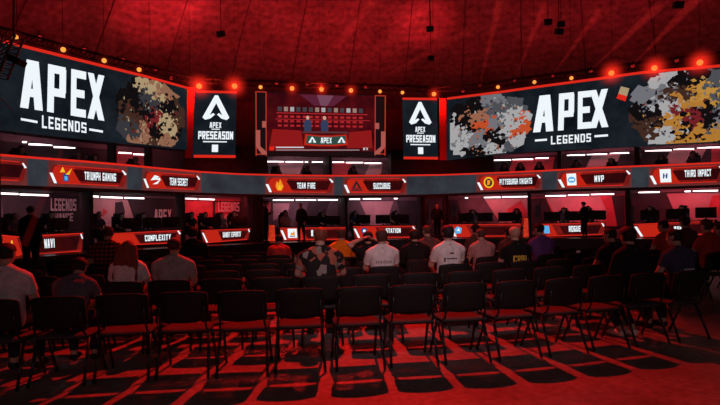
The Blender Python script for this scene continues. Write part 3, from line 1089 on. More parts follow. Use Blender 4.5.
def desk(label, q, text, tbox, logo, chev=(1, 1), blockw=.4, field=(.33, .14, .95, .8)):
    DESKS.append(q)
    root = thing('player_desk', label, 'desk', q(.5, 0, 0))
    mb = MB(); q.slab(mb, 0, 0, 1, 1, 0, .05, 8)
    wbuild(mb, 'front_panel', M_redmid, root)
    mb = MB()
    zt = max(q(.0, 1).z, q(1, 1).z)
    n = 8
    a = [q(i / n, 1, .03) for i in range(n + 1)]
    b = [outward(p, .75) for p in a]
    up = Vector((0, 0, .035))
    mb.grid([a, [p + up for p in a], [p + up for p in b], b, a])
    for i in (0, n):
        mb.face([a[i], a[i] + up, b[i] + up, b[i]])
    wbuild(mb, 'desk_top', mat('desk_black', (.02, .016, .018), .4), root)
    mb = MB()
    for u in (.01, .99):
        mb = MB()
        p0, p1 = q(u, 1, -.05), q(u, 0, -.05)
        p1 = Vector((p1.x, p1.y, ZS))
        mb.face([p0, outward(p0, .65), outward(p1, .65), p1])
        wbuild(mb, 'side_panel', M_part, root)
    mb = MB()
    pts = [q(i / n, 0, .0) for i in range(n + 1)]
    mb.grid([[p for p in pts], [Vector((p.x, p.y, ZS)) for p in pts]])
    wbuild(mb, 'plinth', M_part, root)
    mb = MB(); q.poly(mb, [(.02, .5), (.06, .92), (blockw - .07, .92), (blockw, .08), (.09, .08)], .02)
    wbuild(mb, 'logo_block', M_redbright, root)
    mb = MB(); q.poly(mb, [(max(field[0], blockw) - .05, field[3]), (field[2], field[3]), (field[2] - .05, field[1]), (max(field[0], blockw) + .02, field[1])], .022)
    wbuild(mb, 'name_field', M_reddark, root)
    mb = MB(); q.slab(mb, 0, .95, 1, 1.0, .028, .02, 8); wbuild(mb, 'edge_line', M_redline, root)
    mb = MB(); q.slab(mb, .03, 0, .97, .06, .028, .02, 8); wbuild(mb, 'edge_line', M_redline, root)
    for on, ch in zip(chev, ([(-.0, .8), (.035, .8), (.085, .04), (.05, .04)], [(.945, .95), (.965, .95), (1.0, .72), (.98, .66)])):
        if on:
            mb = MB(); q.poly(mb, ch, .034); tag(wbuild(mb, 'chevron', M_white, root), 'white angled end strip')
    if text:
        mb = MB(); letters(mb, q, text, *tbox, wt=.35, gap=.18, hs=.2, d=.036)
        tag(wbuild(mb, 'lettering', M_white, root), 'white lettering reading ' + text)
    if logo: logo(root, q)
    return root


def lg(*items):
    return lambda root, q: plogo(root, q, list(items))


desk('red-fronted player desk with a glowing orange block, cut by the left edge of the photo', Quad(RD, (-70, 228), (22, 236.8), (22.5, 256), (-66, 252)), None, None,
     lg((M_redbright, [[(.76, .05), (.78, .95), (.93, .95), (.99, .05)]]), (M_yellow, [rect(.865, .55, .885, .75)])), (0, 0))
desk('red-fronted player desk with the white name NAVI', Quad(RD, (23.5, 235.8), (83, 232.8), (82, 251.5), (26, 256)), 'NAVI', (.33, .32, .51, .78), None, (0, 1), .22, (.2, .12, .95, .85))
desk('red-fronted player desk with the white name COMPLEXITY', Quad(RD, (107, 233.6), (181, 230), (180, 243), (110, 246)), 'COMPLEXITY', (.5, .26, .86, .72), None, (0, 1), .42)
desk('red-fronted player desk with the white name GAMBIT ESPORTS', Quad(RD, (201, 230.2), (250.5, 228.4), (248, 239.6), (204, 243.2)), 'GAMBIT ESPORTS', (.43, .34, .81, .76), None, (1, 1), .4)
desk('red-fronted player desk with a white square logo holding an orange mark', Quad(RD, (280, 227.8), (345.5, 227.2), (345, 239.6), (281, 240.2)), None, None,
     lg((M_white, [rect(.11, .18, .25, .92), rect(.47, .3, .5, .8)]), (M_orange, [[(.15, .4), (.16, .62), (.19, .58), (.21, .78), (.22, .4)]]), (M_ink, [rect(.14, .28, .22, .35)])), (1, 0), .4)
desk('red-fronted player desk with the white name STATION and a round logo', Quad(RD, (353, 226.3), (415.5, 225.7), (415, 237.6), (355, 238.3)), 'STATION', (.52, .42, .76, .8),
     lg((M_navy, [('disc', .17, .6, .055, .27)]), (M_white, [('disc', .17, .6, .025, .13)])), (1, 1), .42)
desk('red-fronted player desk with a pale blue logo and no lettering', Quad(RD, (449, 224.6), (521, 223.7), (520, 236.3), (451, 237)), None, None,
     lg((M_blue, [[(.08, .25), (.06, .6), (.11, .85), (.17, .7), (.15, .3)]]), (M_white, [[(.09, .5), (.13, .75), (.14, .45)]])), (1, 0), .3)
desk('red-fronted player desk with the white name ROGUE', Quad(RD, (541, 224), (605, 222.4), (604, 234.8), (543, 236.6)), 'ROGUE', (.43, .32, .62, .78),
     lg((M_blue, [rect(.03, .25, .12, .85)])), (0, 1), .24)
desk('red-fronted player desk with a wide white end strip, second logo block beyond the ROGUE desk', Quad(RD, (633.5, 224), (714, 220.8), (713, 234.5), (637, 237)), None, None,
     lg((M_white, [rect(.5, .45, .53, .7), rect(.54, .45, .56, .7), rect(.57, .45, .6, .7)])), (1, 1), .42)

# backdrop panels with printed shapes
M_pale = mat('backdrop_pale', (.42, .25, .27), .8, noise=.1, nscale=2)
M_mauve = mat('backdrop_mauve', (.1, .07, .085), .85, noise=.2, nscale=2)
M_night = mat('backdrop_night', (.035, .025, .032), .85, noise=.25, nscale=2)
M_rose = mat('backdrop_rose', (.5, .06, .08), .85, noise=.2, nscale=2)
M_print = mat('print_light', (.7, .62, .62), .7)
M_printred = mat('print_red', (.6, .1, .12), .7)
RB = 18.1


def backdrop(label, quad, base, shapes, words_=None):
    q = Quad(RB, *quad)
    root = thing('backdrop_panel', label, 'backdrop panel', q(.5, 0, 0))
    mb = MB(); q.slab(mb, 0, 0, 1, 1, 0, .06, 8); wbuild(mb, 'board', base, root)
    if shapes:
        mb = MB()
        mats = []
        for i, (m, pts) in enumerate(shapes):
            if m not in mats: mats.append(m)
            q.poly(mb, pts, .01 + .003 * i, mats.index(m))
        wbuild(mb, 'printed_shape', mats, root)
    if words_:
        mb = MB()
        for (t, b) in words_:
            letters(mb, q, t, *b, wt=.34, gap=.2, hs=.17, d=.03)
        tag(wbuild(mb, 'lettering', M_print, root), 'pale lettering reading ' + ' '.join(t for t, b in words_))


backdrop('dark backdrop panel with LEGENDS CHANCE lettering behind the NAVI desk', ((-30, 190), (91, 196), (91, 233), (-30, 243)), M_night,
         [(M_mauve, [(0, 0), (0, 1), (.25, 1), (.3, 0)])], [('LEGENDS', (.665, .6, .875, .9)), ('CHANCE', (.67, .34, .85, .54))])
backdrop('backdrop panel with a pale print and dark APEX lettering side behind the COMPLEXITY desk', ((92, 196), (184, 199), (184, 232), (92, 236)), M_night,
         [(M_pale, [(0, .05), (0, .97), (.38, .97), (.47, .3), (.4, .05)]), (M_night, [(.24, .1), (.25, .85), (.33, .88), (.36, .6), (.32, .1)]), (M_rose, [(.1, .45), (.12, .7), (.17, .6)])], [('APEX', (.675, .3, .86, .68))])
backdrop('red backdrop panel with LEGENDS CHANCE lettering behind the GAMBIT ESPORTS desk', ((185, 198.5), (251, 200), (251, 231), (185, 232)), M_rose,
         [(M_night, [(.42, 0), (.42, .95), (.98, .95), (1, 0)]), (M_rose, [(.45, .3), (.46, .9), (.8, .9), (.7, .3)])], [('LEGENDS', (.5, .62, .82, .92)), ('CHANCE', (.5, .3, .8, .54))])
backdrop('mauve backdrop panel with pale slanted shapes behind the desk with the orange mark', ((263, 200.5), (346, 200), (346, 229), (263, 229.5)), M_mauve,
         [(M_rose, [(0, 0), (0, .95), (.1, .95), (.05, 0)]), (M_pale, [(.12, .3), (.12, .9), (.32, .9), (.3, .55)]), (M_night, [(.47, 0), (.55, .95), (.8, .95), (.7, 0)])])
backdrop('mauve backdrop panel with a pale wedge shape behind the STATION desk', ((347, 200), (422, 199.5), (422, 228), (347, 228.5)), M_mauve,
         [(M_pale, [(.17, .95), (.62, .95), (.5, 0), (.33, 0)]), (M_night, [(.75, 0), (.66, .95), (.98, .95), (.98, 0)])])
backdrop('backdrop panel with a red slanted half behind the desk with the blue logo', ((448, 198.5), (529, 197), (529, 227), (448, 228)), M_mauve,
         [(M_night, [(0, 0), (0, .95), (.12, .95), (.2, 0)]), (M_pale, [(.45, .97), (.98, .97), (.98, 0), (.68, 0)]), (M_rose, [(.8, .1), (.72, .6), (.9, .9), (.98, .5), (.95, .05)])])
backdrop('backdrop panel with a pale red wedge behind the ROGUE desk', ((530, 197), (627, 193.6), (627, 226), (530, 228)), M_rose,
         [(M_night, [(0, 0), (0, .95), (.16, .95), (.3, 0)]), (M_pale, [(.17, .95), (.72, .95), (.8, .4), (.7, 0), (.32, 0)]), (M_night, [(.84, .95), (.98, .95), (.98, 0), (.9, 0)])])
backdrop('backdrop panel half dark and half pale red, beyond the ROGUE booth', ((629, 193.5), (740, 189.5), (740, 224), (629, 226)), M_night,
         [(M_pale, [(.34, .95), (.98, .95), (.98, 0), (.46, 0)]), (M_rose, [(.7, .3), (.75, .85), (.95, .9), (.98, .2)])])
for i, quad, base, lab in [(0, ((-40, 137.5), (115, 150), (115, 170), (-40, 163)), M_night, 'dark backdrop panel of the upper booth above the TRIUMPH GAMING sign'),
                           (1, ((117, 150.5), (151, 153), (151, 171), (117, 168.5)), M_rose, 'reddish backdrop panel of the narrow upper booth above the TEAM SECRET sign'),
                           (2, ((266, 160.8), (330, 160.8), (330, 177), (266, 177)), M_mauve, 'mauve backdrop panel of the upper booth above the TEAM FIRE sign'),
                           (3, ((332, 160.8), (396, 160.8), (396, 177), (332, 177)), M_mauve, 'mauve backdrop panel of the upper booth above the SUCCUBUS sign'),
                           (4, ((494, 158.6), (558, 154.7), (558, 174), (494, 176)), M_night, 'dark backdrop panel of the upper booth above the PITTSBURGH KNIGHTS sign'),
                           (5, ((561, 154.2), (636, 150.4), (636, 170), (561, 173)), M_night, 'backdrop panel of the upper booth above the MVP sign'),
                           (6, ((640, 150.2), (742, 145), (742, 166), (640, 170)), M_night, 'backdrop panel of the upper booth above the THIRD IMPACT sign')]:
    sh = [[(M_pale, [(.0, 0), (.1, .8), (.2, .8), (.3, 0)])], None, [(M_pale, [(.1, 0), (.2, .9), (.6, .9), (.5, 0)])], [(M_rose, [(0, 0), (0, .9), (.3, .9), (.25, 0)]), (M_pale, [(.5, 0), (.6, .9), (.8, .9), (.75, 0)])],
          [(M_rose, [(.2, 0), (.3, .9), (.95, .9), (.9, 0)])], [(M_pale, [(.3, 0), (.42, .9), (.8, .9), (.7, 0)])], [(M_pale, [(.2, 0), (.3, .9), (.65, .9), (.55, 0)]), (M_rose, [(.7, 0), (.7, .9), (.98, .9), (.98, 0)])]][i]
    backdrop(lab, quad, base, sh)

# tube lights in the booths
TUBES = {
    'lower booth behind the NAVI desk': [(-22, -2, 193), (0, 18, 193.4), (20, 48.5, 194.4)],
    'lower booth behind the COMPLEXITY desk': [(92.5, 98.5, 196.4), (101, 122.5, 197), (124.5, 144, 197.7)],
    'lower booth behind the GAMBIT ESPORTS desk': [(185.5, 197, 198.5), (199, 214.5, 199)],
    'lower booth behind the orange-mark desk': [(273, 293.5, 200.1), (295.8, 316, 200), (318, 338, 199.9)],
    'lower booth behind the STATION desk': [(349.5, 360, 199.2), (363, 381, 198.9), (394, 397.5, 198.6)],
    'lower booth behind the blue-logo desk': [(465, 468, 197.9), (484, 500.5, 197.5), (502, 528, 197)],
    'lower booth behind the ROGUE desk': [(545.5, 566, 196), (568, 589, 195.2), (591, 614, 194.4)],
    'lower booth beyond the ROGUE booth': [(638.5, 659.5, 192.4), (684.7, 690.5, 191.4), (693, 718, 191)],
    'upper booth above the TRIUMPH GAMING sign': [(22.5, 26.5, 142), (29, 52, 144.2), (54, 75, 147)],
    'upper booth above the TEAM SECRET sign': [(118.5, 131.5, 152.7), (133.5, 149.5, 154.2)],
    'upper booth above the TEAM FIRE sign': [(266, 283.7, 161.6), (285.6, 303, 161.8), (305, 308, 161.9), (312, 322.5, 162)],
    'upper booth above the SUCCUBUS sign': [(332.5, 344, 162.2), (346.2, 363, 162.6), (364.6, 381, 163.2)],
    'upper booth above the PITTSBURGH KNIGHTS sign': [(494, 511, 160.2), (512.5, 533, 159.5), (535.5, 548.5, 158.2)],
    'upper booth above the MVP sign': [(567, 585, 155.2), (587, 607, 154.4), (610, 629, 153.2)],
    'upper booth above the THIRD IMPACT sign': [(645, 671.5, 150.7), (673.5, 694, 149.2), (697, 722, 147.7)],
}
for where, L in TUBES.items():
    for i, (x0, x1, y) in enumerate(L):
        s = (x1 - x0)
        a, b = ring(x0, y, 17.6), ring(x1, y + (0 if abs(x0 - 330) < 120 else (.9 if x0 < 210 else -.4)) * s / 25, 17.6)
        nm = ['first', 'second', 'third', 'fourth'][i]
        root = thing('tube_light', 'white tube light, %s, %s from the left' % (where, nm), 'tube light', a.lerp(b, .5), 0, 'white tube lights of the booths')
        mb = MB(); mb.tube([a, b], .03, 8)
        tag(wbuild(mb, 'tube', M_tubelight, root, True), 'glowing white tube')
        mb = MB()
        up = Vector((0, 0, .045))
        d = (b - a).normalized()
        M = Matrix(((d.x, -d.y, 0, 0), (d.y, d.x, 0, 0), (0, 0, 1, 0), (0, 0, 0, 1)))
        c = a.lerp(b, .5) + up
        mb.box((0, 0, 0), ((b - a).length, .09, .03), Matrix.Translation(c) @ M, 0, .005)
        mb.box((0, .1, 0), (.04, .2, .02), Matrix.Translation(c) @ M)
        wbuild(mb, 'fixture', M_rig, root)

# small notices on the booth fronts; side walls with red light put in as glow
for (px, y0, y1, w, lab) in [(426, 204, 221, 5, 'pale pink notice board on the wall by the doorway beside the STATION booth'), (454.5, 203, 216, 5, 'pale notice board at the edge of the booth with the blue-logo desk'),
                              (538, 205, 219, 5.5, 'pale notice board at the edge of the ROGUE booth'), (633, 205, 221, 4, 'narrow pale notice board just beyond the ROGUE booth')]:
    q = Quad(16.6, (px - w / 2, y0), (px + w / 2, y0), (px + w / 2, y1), (px - w / 2, y1))
    root = thing('notice_board', lab, 'notice board', q(.5, 0, 0))
    mb = MB(); q.slab(mb, 0, 0, 1, 1, 0, .03, 2); wbuild(mb, 'board', mat('notice', (.35, .2, .22), .7), root)
    mb = MB()
    for k in range(4): q.poly(mb, rect(.2, .15 + k * .2, .8, .24 + k * .2), .01)
    wbuild(mb, 'print_lines', mat('notice_ink', (.12, .06, .07), .7), root)
    mb = MB(); c = q(.5, 0, -.02); mb.tube([c, Vector((c.x, c.y, ZS))], .02, 6); wbuild(mb, 'stand', M_rig, root)
for (px, y0, y1, w, lab) in [(272, 225, 241, 7, 'red-lit side wall panel beside the desk with the orange mark'), (526, 218, 240, 6, 'red-lit side wall panel beside the desk with the blue logo')]:
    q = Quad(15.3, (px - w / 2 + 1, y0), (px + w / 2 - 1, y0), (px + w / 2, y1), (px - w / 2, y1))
    root = thing('redlit_side_panel', lab, 'side panel', q(.5, 0, 0))
    mb = MB(); q.slab(mb, 0, 0, 1, 1, 0, .05, 2); wbuild(mb, 'redlit_face', emat('redlit_side', (1, .07, .02), .7, (.45, .015, .01), 6), root)  # glow stands for red light falling on the side wall
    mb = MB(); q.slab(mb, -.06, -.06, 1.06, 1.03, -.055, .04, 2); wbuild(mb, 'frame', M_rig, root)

# monitors
proto = None
MONS = [(58, 'NAVI desk', 'only'), (132, 'COMPLEXITY desk', 'first'), (152, 'COMPLEXITY desk', 'second'), (171, 'COMPLEXITY desk', 'third'), (213, 'GAMBIT ESPORTS desk', 'first'), (239, 'GAMBIT ESPORTS desk', 'second'),
        (313, 'desk with the orange mark', 'first'), (333, 'desk with the orange mark', 'second'), (363, 'STATION desk', 'first'), (383, 'STATION desk', 'second'), (402, 'STATION desk', 'third'),
        (466, 'blue-logo desk', 'first'), (485, 'blue-logo desk', 'second'), (506, 'blue-logo desk', 'third'), (552, 'ROGUE desk', 'first'), (573, 'ROGUE desk', 'second'), (597, 'ROGUE desk', 'third'),
        (650, 'desk beyond ROGUE', 'first'), (676, 'desk beyond ROGUE', 'second'), (706, 'desk beyond ROGUE', 'third')]
mroot = None


def zdesk(px):
    q = min(DESKS, key=lambda q: abs((q.c[0][0] + q.c[1][0]) / 2 - px) - (q.c[1][0] - q.c[0][0]) / 2)
    u = min(1, max(0, (px - q.c[0][0]) / (q.c[1][0] - q.c[0][0])))
    return max(q(u, 1, .03).z, q(max(0, u - .1), 1, .03).z, q(min(1, u + .1), 1, .03).z) + .037


for (px, where, nm) in MONS:
    a = ang(px, RD + .4)
    loc = pol(RD + .4, a, zdesk(px))
    lab = 'black monitor seen from behind on the %s, %s from the left' % (where, nm)
    if nm == 'only': lab = 'black computer monitor seen from behind on the NAVI desk'
    if mroot is None:
        mroot = thing('monitor', lab, 'monitor', loc, -a, 'player monitors')
        mb = MB(); mb.box((0, 0, .29), (.72, .04, .42), None, 0, .015); mb.box((0, -.03, .28), (.36, .04, .24), None, 0, .015); mb.build('casing', M_black, mroot)
        mb = MB(); mb.box((0, .0215, .29), (.69, .004, .39)); mb.build('screen', emat('monitor_glow', (.2, .25, .3), 1.0), mroot)
        mb = MB(); mb.tube([(0, -.01, .015), (0, -.025, .2)], .022, 8); mb.build('stand', M_black, mroot)
        mb = MB(); mb.box((0, -.01, .009), (.26, .18, .016), None, 0, .006); mb.build('base', M_black, mroot)
        KIDS[mroot.name] = list(mroot.children)
    else:
        dup(mroot, loc, -a, lab)

# ================================================================== PEOPLE
V = Vector


def capsule(v, f, p0, r0, p1, r1, n=12):
    p0, p1 = V(p0), V(p1)
    d = p1 - p0
    L = d.length
    d = d / L if L > 1e-6 else V((0, 0, 1))
    a = d.orthogonal().normalized(); b = d.cross(a)
    rings = []
    for i in range(6):
        t = PI / 2 * (1 - i / 5)
        rings.append((p0 - d * r0 * math.sin(t), max(r0 * math.cos(t), r0 * .03)))
    for i in range(6):
        t = PI / 2 * (i / 5)
        rings.append((p1 + d * r1 * math.sin(t), max(r1 * math.cos(t), r1 * .03)))
    s = len(v)
    for c, r in rings:
        for k in range(n):
            v.append(tuple(c + (a * math.cos(2 * PI * k / n) + b * math.sin(2 * PI * k / n)) * r))
    for i in range(len(rings) - 1):
        for k in range(n):
            f.append((s + i * n + k, s + i * n + (k + 1) % n, s + (i + 1) * n + (k + 1) % n, s + (i + 1) * n + k))
    f.append(tuple(s + k for k in reversed(range(n))))
    e = s + (len(rings) - 1) * n
    f.append(tuple(e + k for k in range(n)))


def remeshed(v, f, vox, smooth=4):
    me = bpy.data.meshes.new('tmp')
    me.from_pydata(v, [], f)
    o = bpy.data.objects.new('tmp', me)
    col.objects.link(o)
    m = o.modifiers.new('r', 'REMESH'); m.mode = 'VOXEL'; m.voxel_size = vox
    s = o.modifiers.new('s', 'SMOOTH'); s.factor = .5; s.iterations = smooth
    dg = bpy.context.evaluated_depsgraph_get()
    dg.update()
    out = bpy.data.meshes.new_from_object(o.evaluated_get(dg))
    bpy.data.objects.remove(o)
    bpy.data.meshes.remove(me)
    return out


def make_body(sit=True, lean=0.0, arms=None, headp=0.0, heady=0.0, wide=1.0, knees=.10, stride=0.0, tuck=0.0, nf=True, vox=.0125):
    """returns (caps, body mesh, head frame). caps: (label, p0, r0, p1, r1)"""
    caps = []
    hz = .60 if sit else .95
    hy = -.05 if sit else 0.0
    T = Matrix.Translation((0, hy, hz)) @ Matrix.Rotation(-lean, 4, 'X')

    def tp(x, y, z): return T @ V((x, y, z))
    w = wide
    for s in (-1, 1):
        caps += [('torso', tp(.065 * s * w, 0, 0), .115, tp(.06 * s * w, 0, .2), .105), ('torso', tp(.06 * s * w, 0, .2), .105, tp(.085 * s * w, .0, .36), .105),
                 ('torso', tp(.085 * s * w, 0, .36), .1, tp(.14 * s * w, -.01, .42), .065), ('torso', tp(.13 * s * w, -.01, .43), .055, tp(0, 0, .5), .055)]
    caps += [('torso', tp(0, .01, .02), .118, tp(0, .005, .2), .108), ('torso', tp(0, .005, .2), .108, tp(0, .0, .38), .1)]
    caps.append(('neck', tp(0, -.005, .44), .06, tp(0, .02, .57), .053))
    Hd = T @ Matrix.Translation((0, .03, .635)) @ Matrix.Rotation(lean * .7 + headp, 4, 'X') @ Matrix.Rotation(heady, 4, 'Z')
    # limbs
    hipz = hz - .02
    for i, s in enumerate((-1, 1)):
        sh = tp(.185 * s * w, -.01, .4)
        el, wr = arms[i] if arms else ((.235 * s, .06, .78), (.13 * s, .26, .68))
        el, wr = V(el), V(wr)
        caps += [('upperarm', sh, .058, el, .043), ('forearm', el, .043, wr, .03)]
        d = (wr - el).normalized()
        side = d.cross(V((0, 0, 1)))
        if side.length < .2: side = V((1, 0, 0))
        side.normalize()
        nrm = side.cross(d).normalized()
        pm = wr + d * .085
        for k in (-1, 0, 1):
            caps.append(('hand', wr + side * .012 * k + d * .01, .019, pm + side * .024 * k, .016))
        if nf:
            for k, ln in enumerate((.062, .075, .07, .052)):
                b0 = pm + side * (.033 - .022 * k) + d * .012
                mid = b0 + (d * .9 - nrm * .35).normalized() * ln * .55
                tipp = mid + (d * .6 - nrm * .75).normalized() * ln * .5
                caps += [('hand', b0, .0095, mid, .009), ('hand', mid, .009, tipp, .008)]
            th = wr + d * .03 + side * .03
            caps += [('hand', th, .013, th + side * .03 + d * .03 - nrm * .01, .011), ('hand', th + side * .03 + d * .03 - nrm * .01, .011, th + side * .032 + d * .062 - nrm * .02, .009)]
        if sit:
            kn = V((knees * s + .03 * s, .38, .55)); ank = V((knees * s + .02 * s, .36 - .04 * s * stride - tuck, .1))
            caps += [('thigh', V((.085 * s, hy + .04, hipz)), .098, kn, .063), ('calf', kn, .062, ank, .042)]
        else:
            kn = V((.095 * s, .02 + stride * s * .1, .5)); ank = V((.1 * s, -.03 + stride * s * .14, .09))
            caps += [('thigh', V((.085 * s, 0, .9)), .1, kn, .064), ('calf', kn, .062, ank, .042)]
        fd = V((.03 * s, 1, 0)).normalized()
        caps += [('foot', ank + V((0, -.02, -.045)), .042, ank + fd * .1 + V((0, 0, -.052)), .036), ('foot', ank + fd * .1 + V((0, 0, -.052)), .036, ank + fd * .17 + V((0, 0, -.062)), .026)]
    v, f = [], []
    for (l, p0, r0, p1, r1) in caps:
        capsule(v, f, p0, r0, p1, r1)
    # head with a face: skull, jaw, brow, nose, chin, ears
    hc = []
    def hp(x, y, z): return Hd @ V((x, y, z))
    hc += [(hp(0, -.02, .035), .078, hp(0, .015, .04), .076), (hp(0, -.025, .02), .072, hp(0, .03, -.005), .066), (hp(0, .03, -.02), .058, hp(0, .048, -.068), .036),
           (hp(-.03, .02, -.05), .034, hp(.03, .02, -.05), .034), (hp(-.028, .072, .022), .017, hp(.028, .072, .022), .017),
           (hp(0, .088, .008), .009, hp(0, .106, -.022), .012), (hp(-.018, .08, -.05), .009, hp(.018, .08, -.05), .009), (hp(0, .075, -.085), .016, hp(0, .07, -.08), .018)]
    for s in (-1, 1):
        hc.append((hp(.077 * s, -.005, .012), .011, hp(.08 * s, -.008, -.022), .008))
        hc.append((hp(.077 * s, -.012, .02), .01, hp(.083 * s, -.014, .005), .009))
    for (p0, r0, p1, r1) in hc:
        capsule(v, f, p0, r0, p1, r1)
        caps.append(('head', p0, r0, p1, r1))
    me = remeshed(v, f, vox, 3)
    return caps, me, Hd, T


def classify(me, caps):
    n = len(me.vertices)
    co = np.empty(n * 3); me.vertices.foreach_get('co', co); co = co.reshape(-1, 3)
    best = np.full(n, 1e9); lab = np.zeros(n, int); tt = np.zeros(n)
    for i, (l, p0, r0, p1, r1) in enumerate(caps):
        p0 = np.array(p0); p1 = np.array(p1); d = p1 - p0
        t = np.clip(((co - p0) @ d) / max(d @ d, 1e-9), 0, 1)
        dist = np.linalg.norm(co - (p0 + t[:, None] * d), axis=1) - (r0 + (r1 - r0) * t)
        m = dist < best
        best[m] = dist[m]; lab[m] = i; tt[m] = t[m]
    names = [c[0] for c in caps]
    return co, [names[i] for i in lab], tt


def shell(me, sel, off, name):
    """cloth or hair lying over the selected vertices of a body"""
    bm = bmesh.new(); bm.from_mesh(me); bm.normal_update()
    bm.verts.ensure_lookup_table()
    keep = [f for f in bm.faces if sum(sel[v.index] for v in f.verts) >= len(f.verts) - 1]
    ks = set(keep)
    for v in bm.verts:
        o = off[v.index] if hasattr(off, '__len__') else off
        v.co += v.normal * o
    bmesh.ops.delete(bm, geom=[f for f in bm.faces if f not in ks], context='FACES')
    bmesh.ops.smooth_vert(bm, verts=bm.verts, factor=.4, use_axis_x=True, use_axis_y=True, use_axis_z=True)
    # turned-in hem
    edges = [e for e in bm.edges if len(e.link_faces) == 1]
    if edges:
        r = bmesh.ops.extrude_edge_only(bm, edges=edges)
        for el in r['geom']:
            if isinstance(el, bmesh.types.BMVert):
                el.co -= el.normal * (.8 * (off if not hasattr(off, '__len__') else .012))
    m = bpy.data.meshes.new(name)
    bm.to_mesh(m); bm.free()
    for p in m.polygons: p.use_smooth = True
    return m


def make_person_kit(sit=True, hair='short', sleeves='short', hair2=None, face=False, **k):
    caps, me, Hd, T = make_body(sit=sit, **k)
    co, names, tt = classify(me, caps)
    for p in me.polygons: p.use_smooth = True
    n = len(names)
    z0 = .6 if sit else .95
    kit = {'body': me}
    Ti = T.inverted()
    names = ['torso' if nm == 'neck' and (Ti @ V(co[i])).z < .47 else nm for i, nm in enumerate(names)]
    hi = Hd.inverted()
    hl = np.array([tuple(hi @ V(c)) for c in co])
    ishead = np.array([x == 'head' for x in names])
    kit['shirt'] = shell(me, [(nm == 'torso' and co[i, 2] > z0 - (.06 if sit else .1)) or (nm == 'upperarm' and (sleeves == 'long' or tt[i] < .62)) or (nm == 'forearm' and sleeves == 'long' and tt[i] < .93) for i, nm in enumerate(names)], .012, 'shirt')
    kit['trousers'] = shell(me, [nm in ('thigh',) or (nm == 'calf' and tt[i] < .93) or (nm == 'torso' and co[i, 2] < z0 - .03) for i, nm in enumerate(names)], .009, 'trousers')
    for s in (-1, 1):
        kit['shoe%d' % s] = shell(me, [nm == 'foot' and co[i, 0] * s > 0 for i, nm in enumerate(names)], .008, 'shoe')
    if hair != 'bald':
        sel = []
        for i in range(n):
            x, y, z = hl[i]
            on = ishead[i] and (z > .075 or (y < .045 and z > .03) or (y < -.012 and z > (-.045 if hair != 'crop' else -.03) and abs(x) < .075))
            sel.append(on)
        off = .016 if hair != 'crop' else .007
        kit['hair'] = shell(me, sel, off, 'hair')
    if hair == 'long':
        v, f = [], []
        q = lambda x, y, z: Hd @ V((x, y, z))
        capsule(v, f, q(0, -.02, .04), .086, q(0, -.03, .0), .088)
        rnd = random.Random(5)
        for kx in range(-4, 5):
            x = kx * .021
            capsule(v, f, q(x, -.06, .03), .04, q(x * 1.45, -.1, -.16), .036)
            capsule(v, f, q(x * 1.45, -.1, -.16), .036, q(x * 1.75 + rnd.uniform(-.01, .01), -.125, -.36 + rnd.uniform(-.04, .02)), .02)
        for s in (-1, 1):
            capsule(v, f, q(.07 * s, -.02, .03), .03, q(.1 * s, -.04, -.2), .03)
            capsule(v, f, q(.1 * s, -.04, -.2), .03, q(.12 * s, -.03, -.33), .015)
        kit['hair'] = remeshed(v, f, .013, 2)
        for p in kit['hair'].polygons: p.use_smooth = True
    if face:
        mb = MB()
        for s in (-1, 1):
            mb.ball(tuple(Hd @ V((.031 * s, .079, .004))), (.013, .01, .008), 6)
        kit['eyes'] = mb.mesh('eyes', M_eye, True)
        mb = MB(); mb.ball(tuple(Hd @ V((0, .088, -.05))), (.024, .007, .007), 6)
        kit['mouth'] = mb.mesh('mouth', M_lips, True)
        if True:
            # headset
            mb = MB()
            pts = [Hd @ V((.1 * math.cos(t), -.005, .03 + .105 * math.sin(t))) for t in [PI * i / 12 for i in range(13)]]
            mb.tube(pts, .012, 6)
            for s in (-1, 1):
                mb.ball(tuple(Hd @ V((.096 * s, -.005, .0))), (.022, .038, .042), 6)
            kit['headset'] = mb.mesh('headset', M_black, True)
    return kit


def place_person(kit, label, loc, rz, shirt, hair=None, trousers=None, shoes=None, scale=1.0, seat=0.0, skin=None, group=None, headset=False, sink=True):
    z = loc[2] + (.47 * (1 - scale) if seat else 0)
    root = thing('person', label, 'person', (loc[0], loc[1], z), rz, group)
    root.scale = (scale,) * 3
    def add(nm, me, m):
        o = bpy.data.objects.new(nm, me)
        col.objects.link(o)
        o.parent = root
        if not me.materials: me.materials.append(m)
        o.material_slots[0].link = 'OBJECT'
        o.material_slots[0].material = m
        return o
    add('body', kit['body'], skin or M_skin)
    s_ = add('shirt', kit['shirt'], shirt)
    add('trousers', kit['trousers'], trousers or M_jeans)
    for s in (-1, 1):
        add('shoe', kit['shoe%d' % s], shoes or M_shoeblack)
    if 'hair' in kit: add('hair', kit['hair'], hair or M_hairblack)
    if 'eyes' in kit:
        add('eyes', kit['eyes'], M_eye); add('mouth', kit['mouth'], M_lips)
    if headset and 'headset' in kit: add('headset', kit['headset'], M_black)
    root['_shirt'] = s_.name
    return root


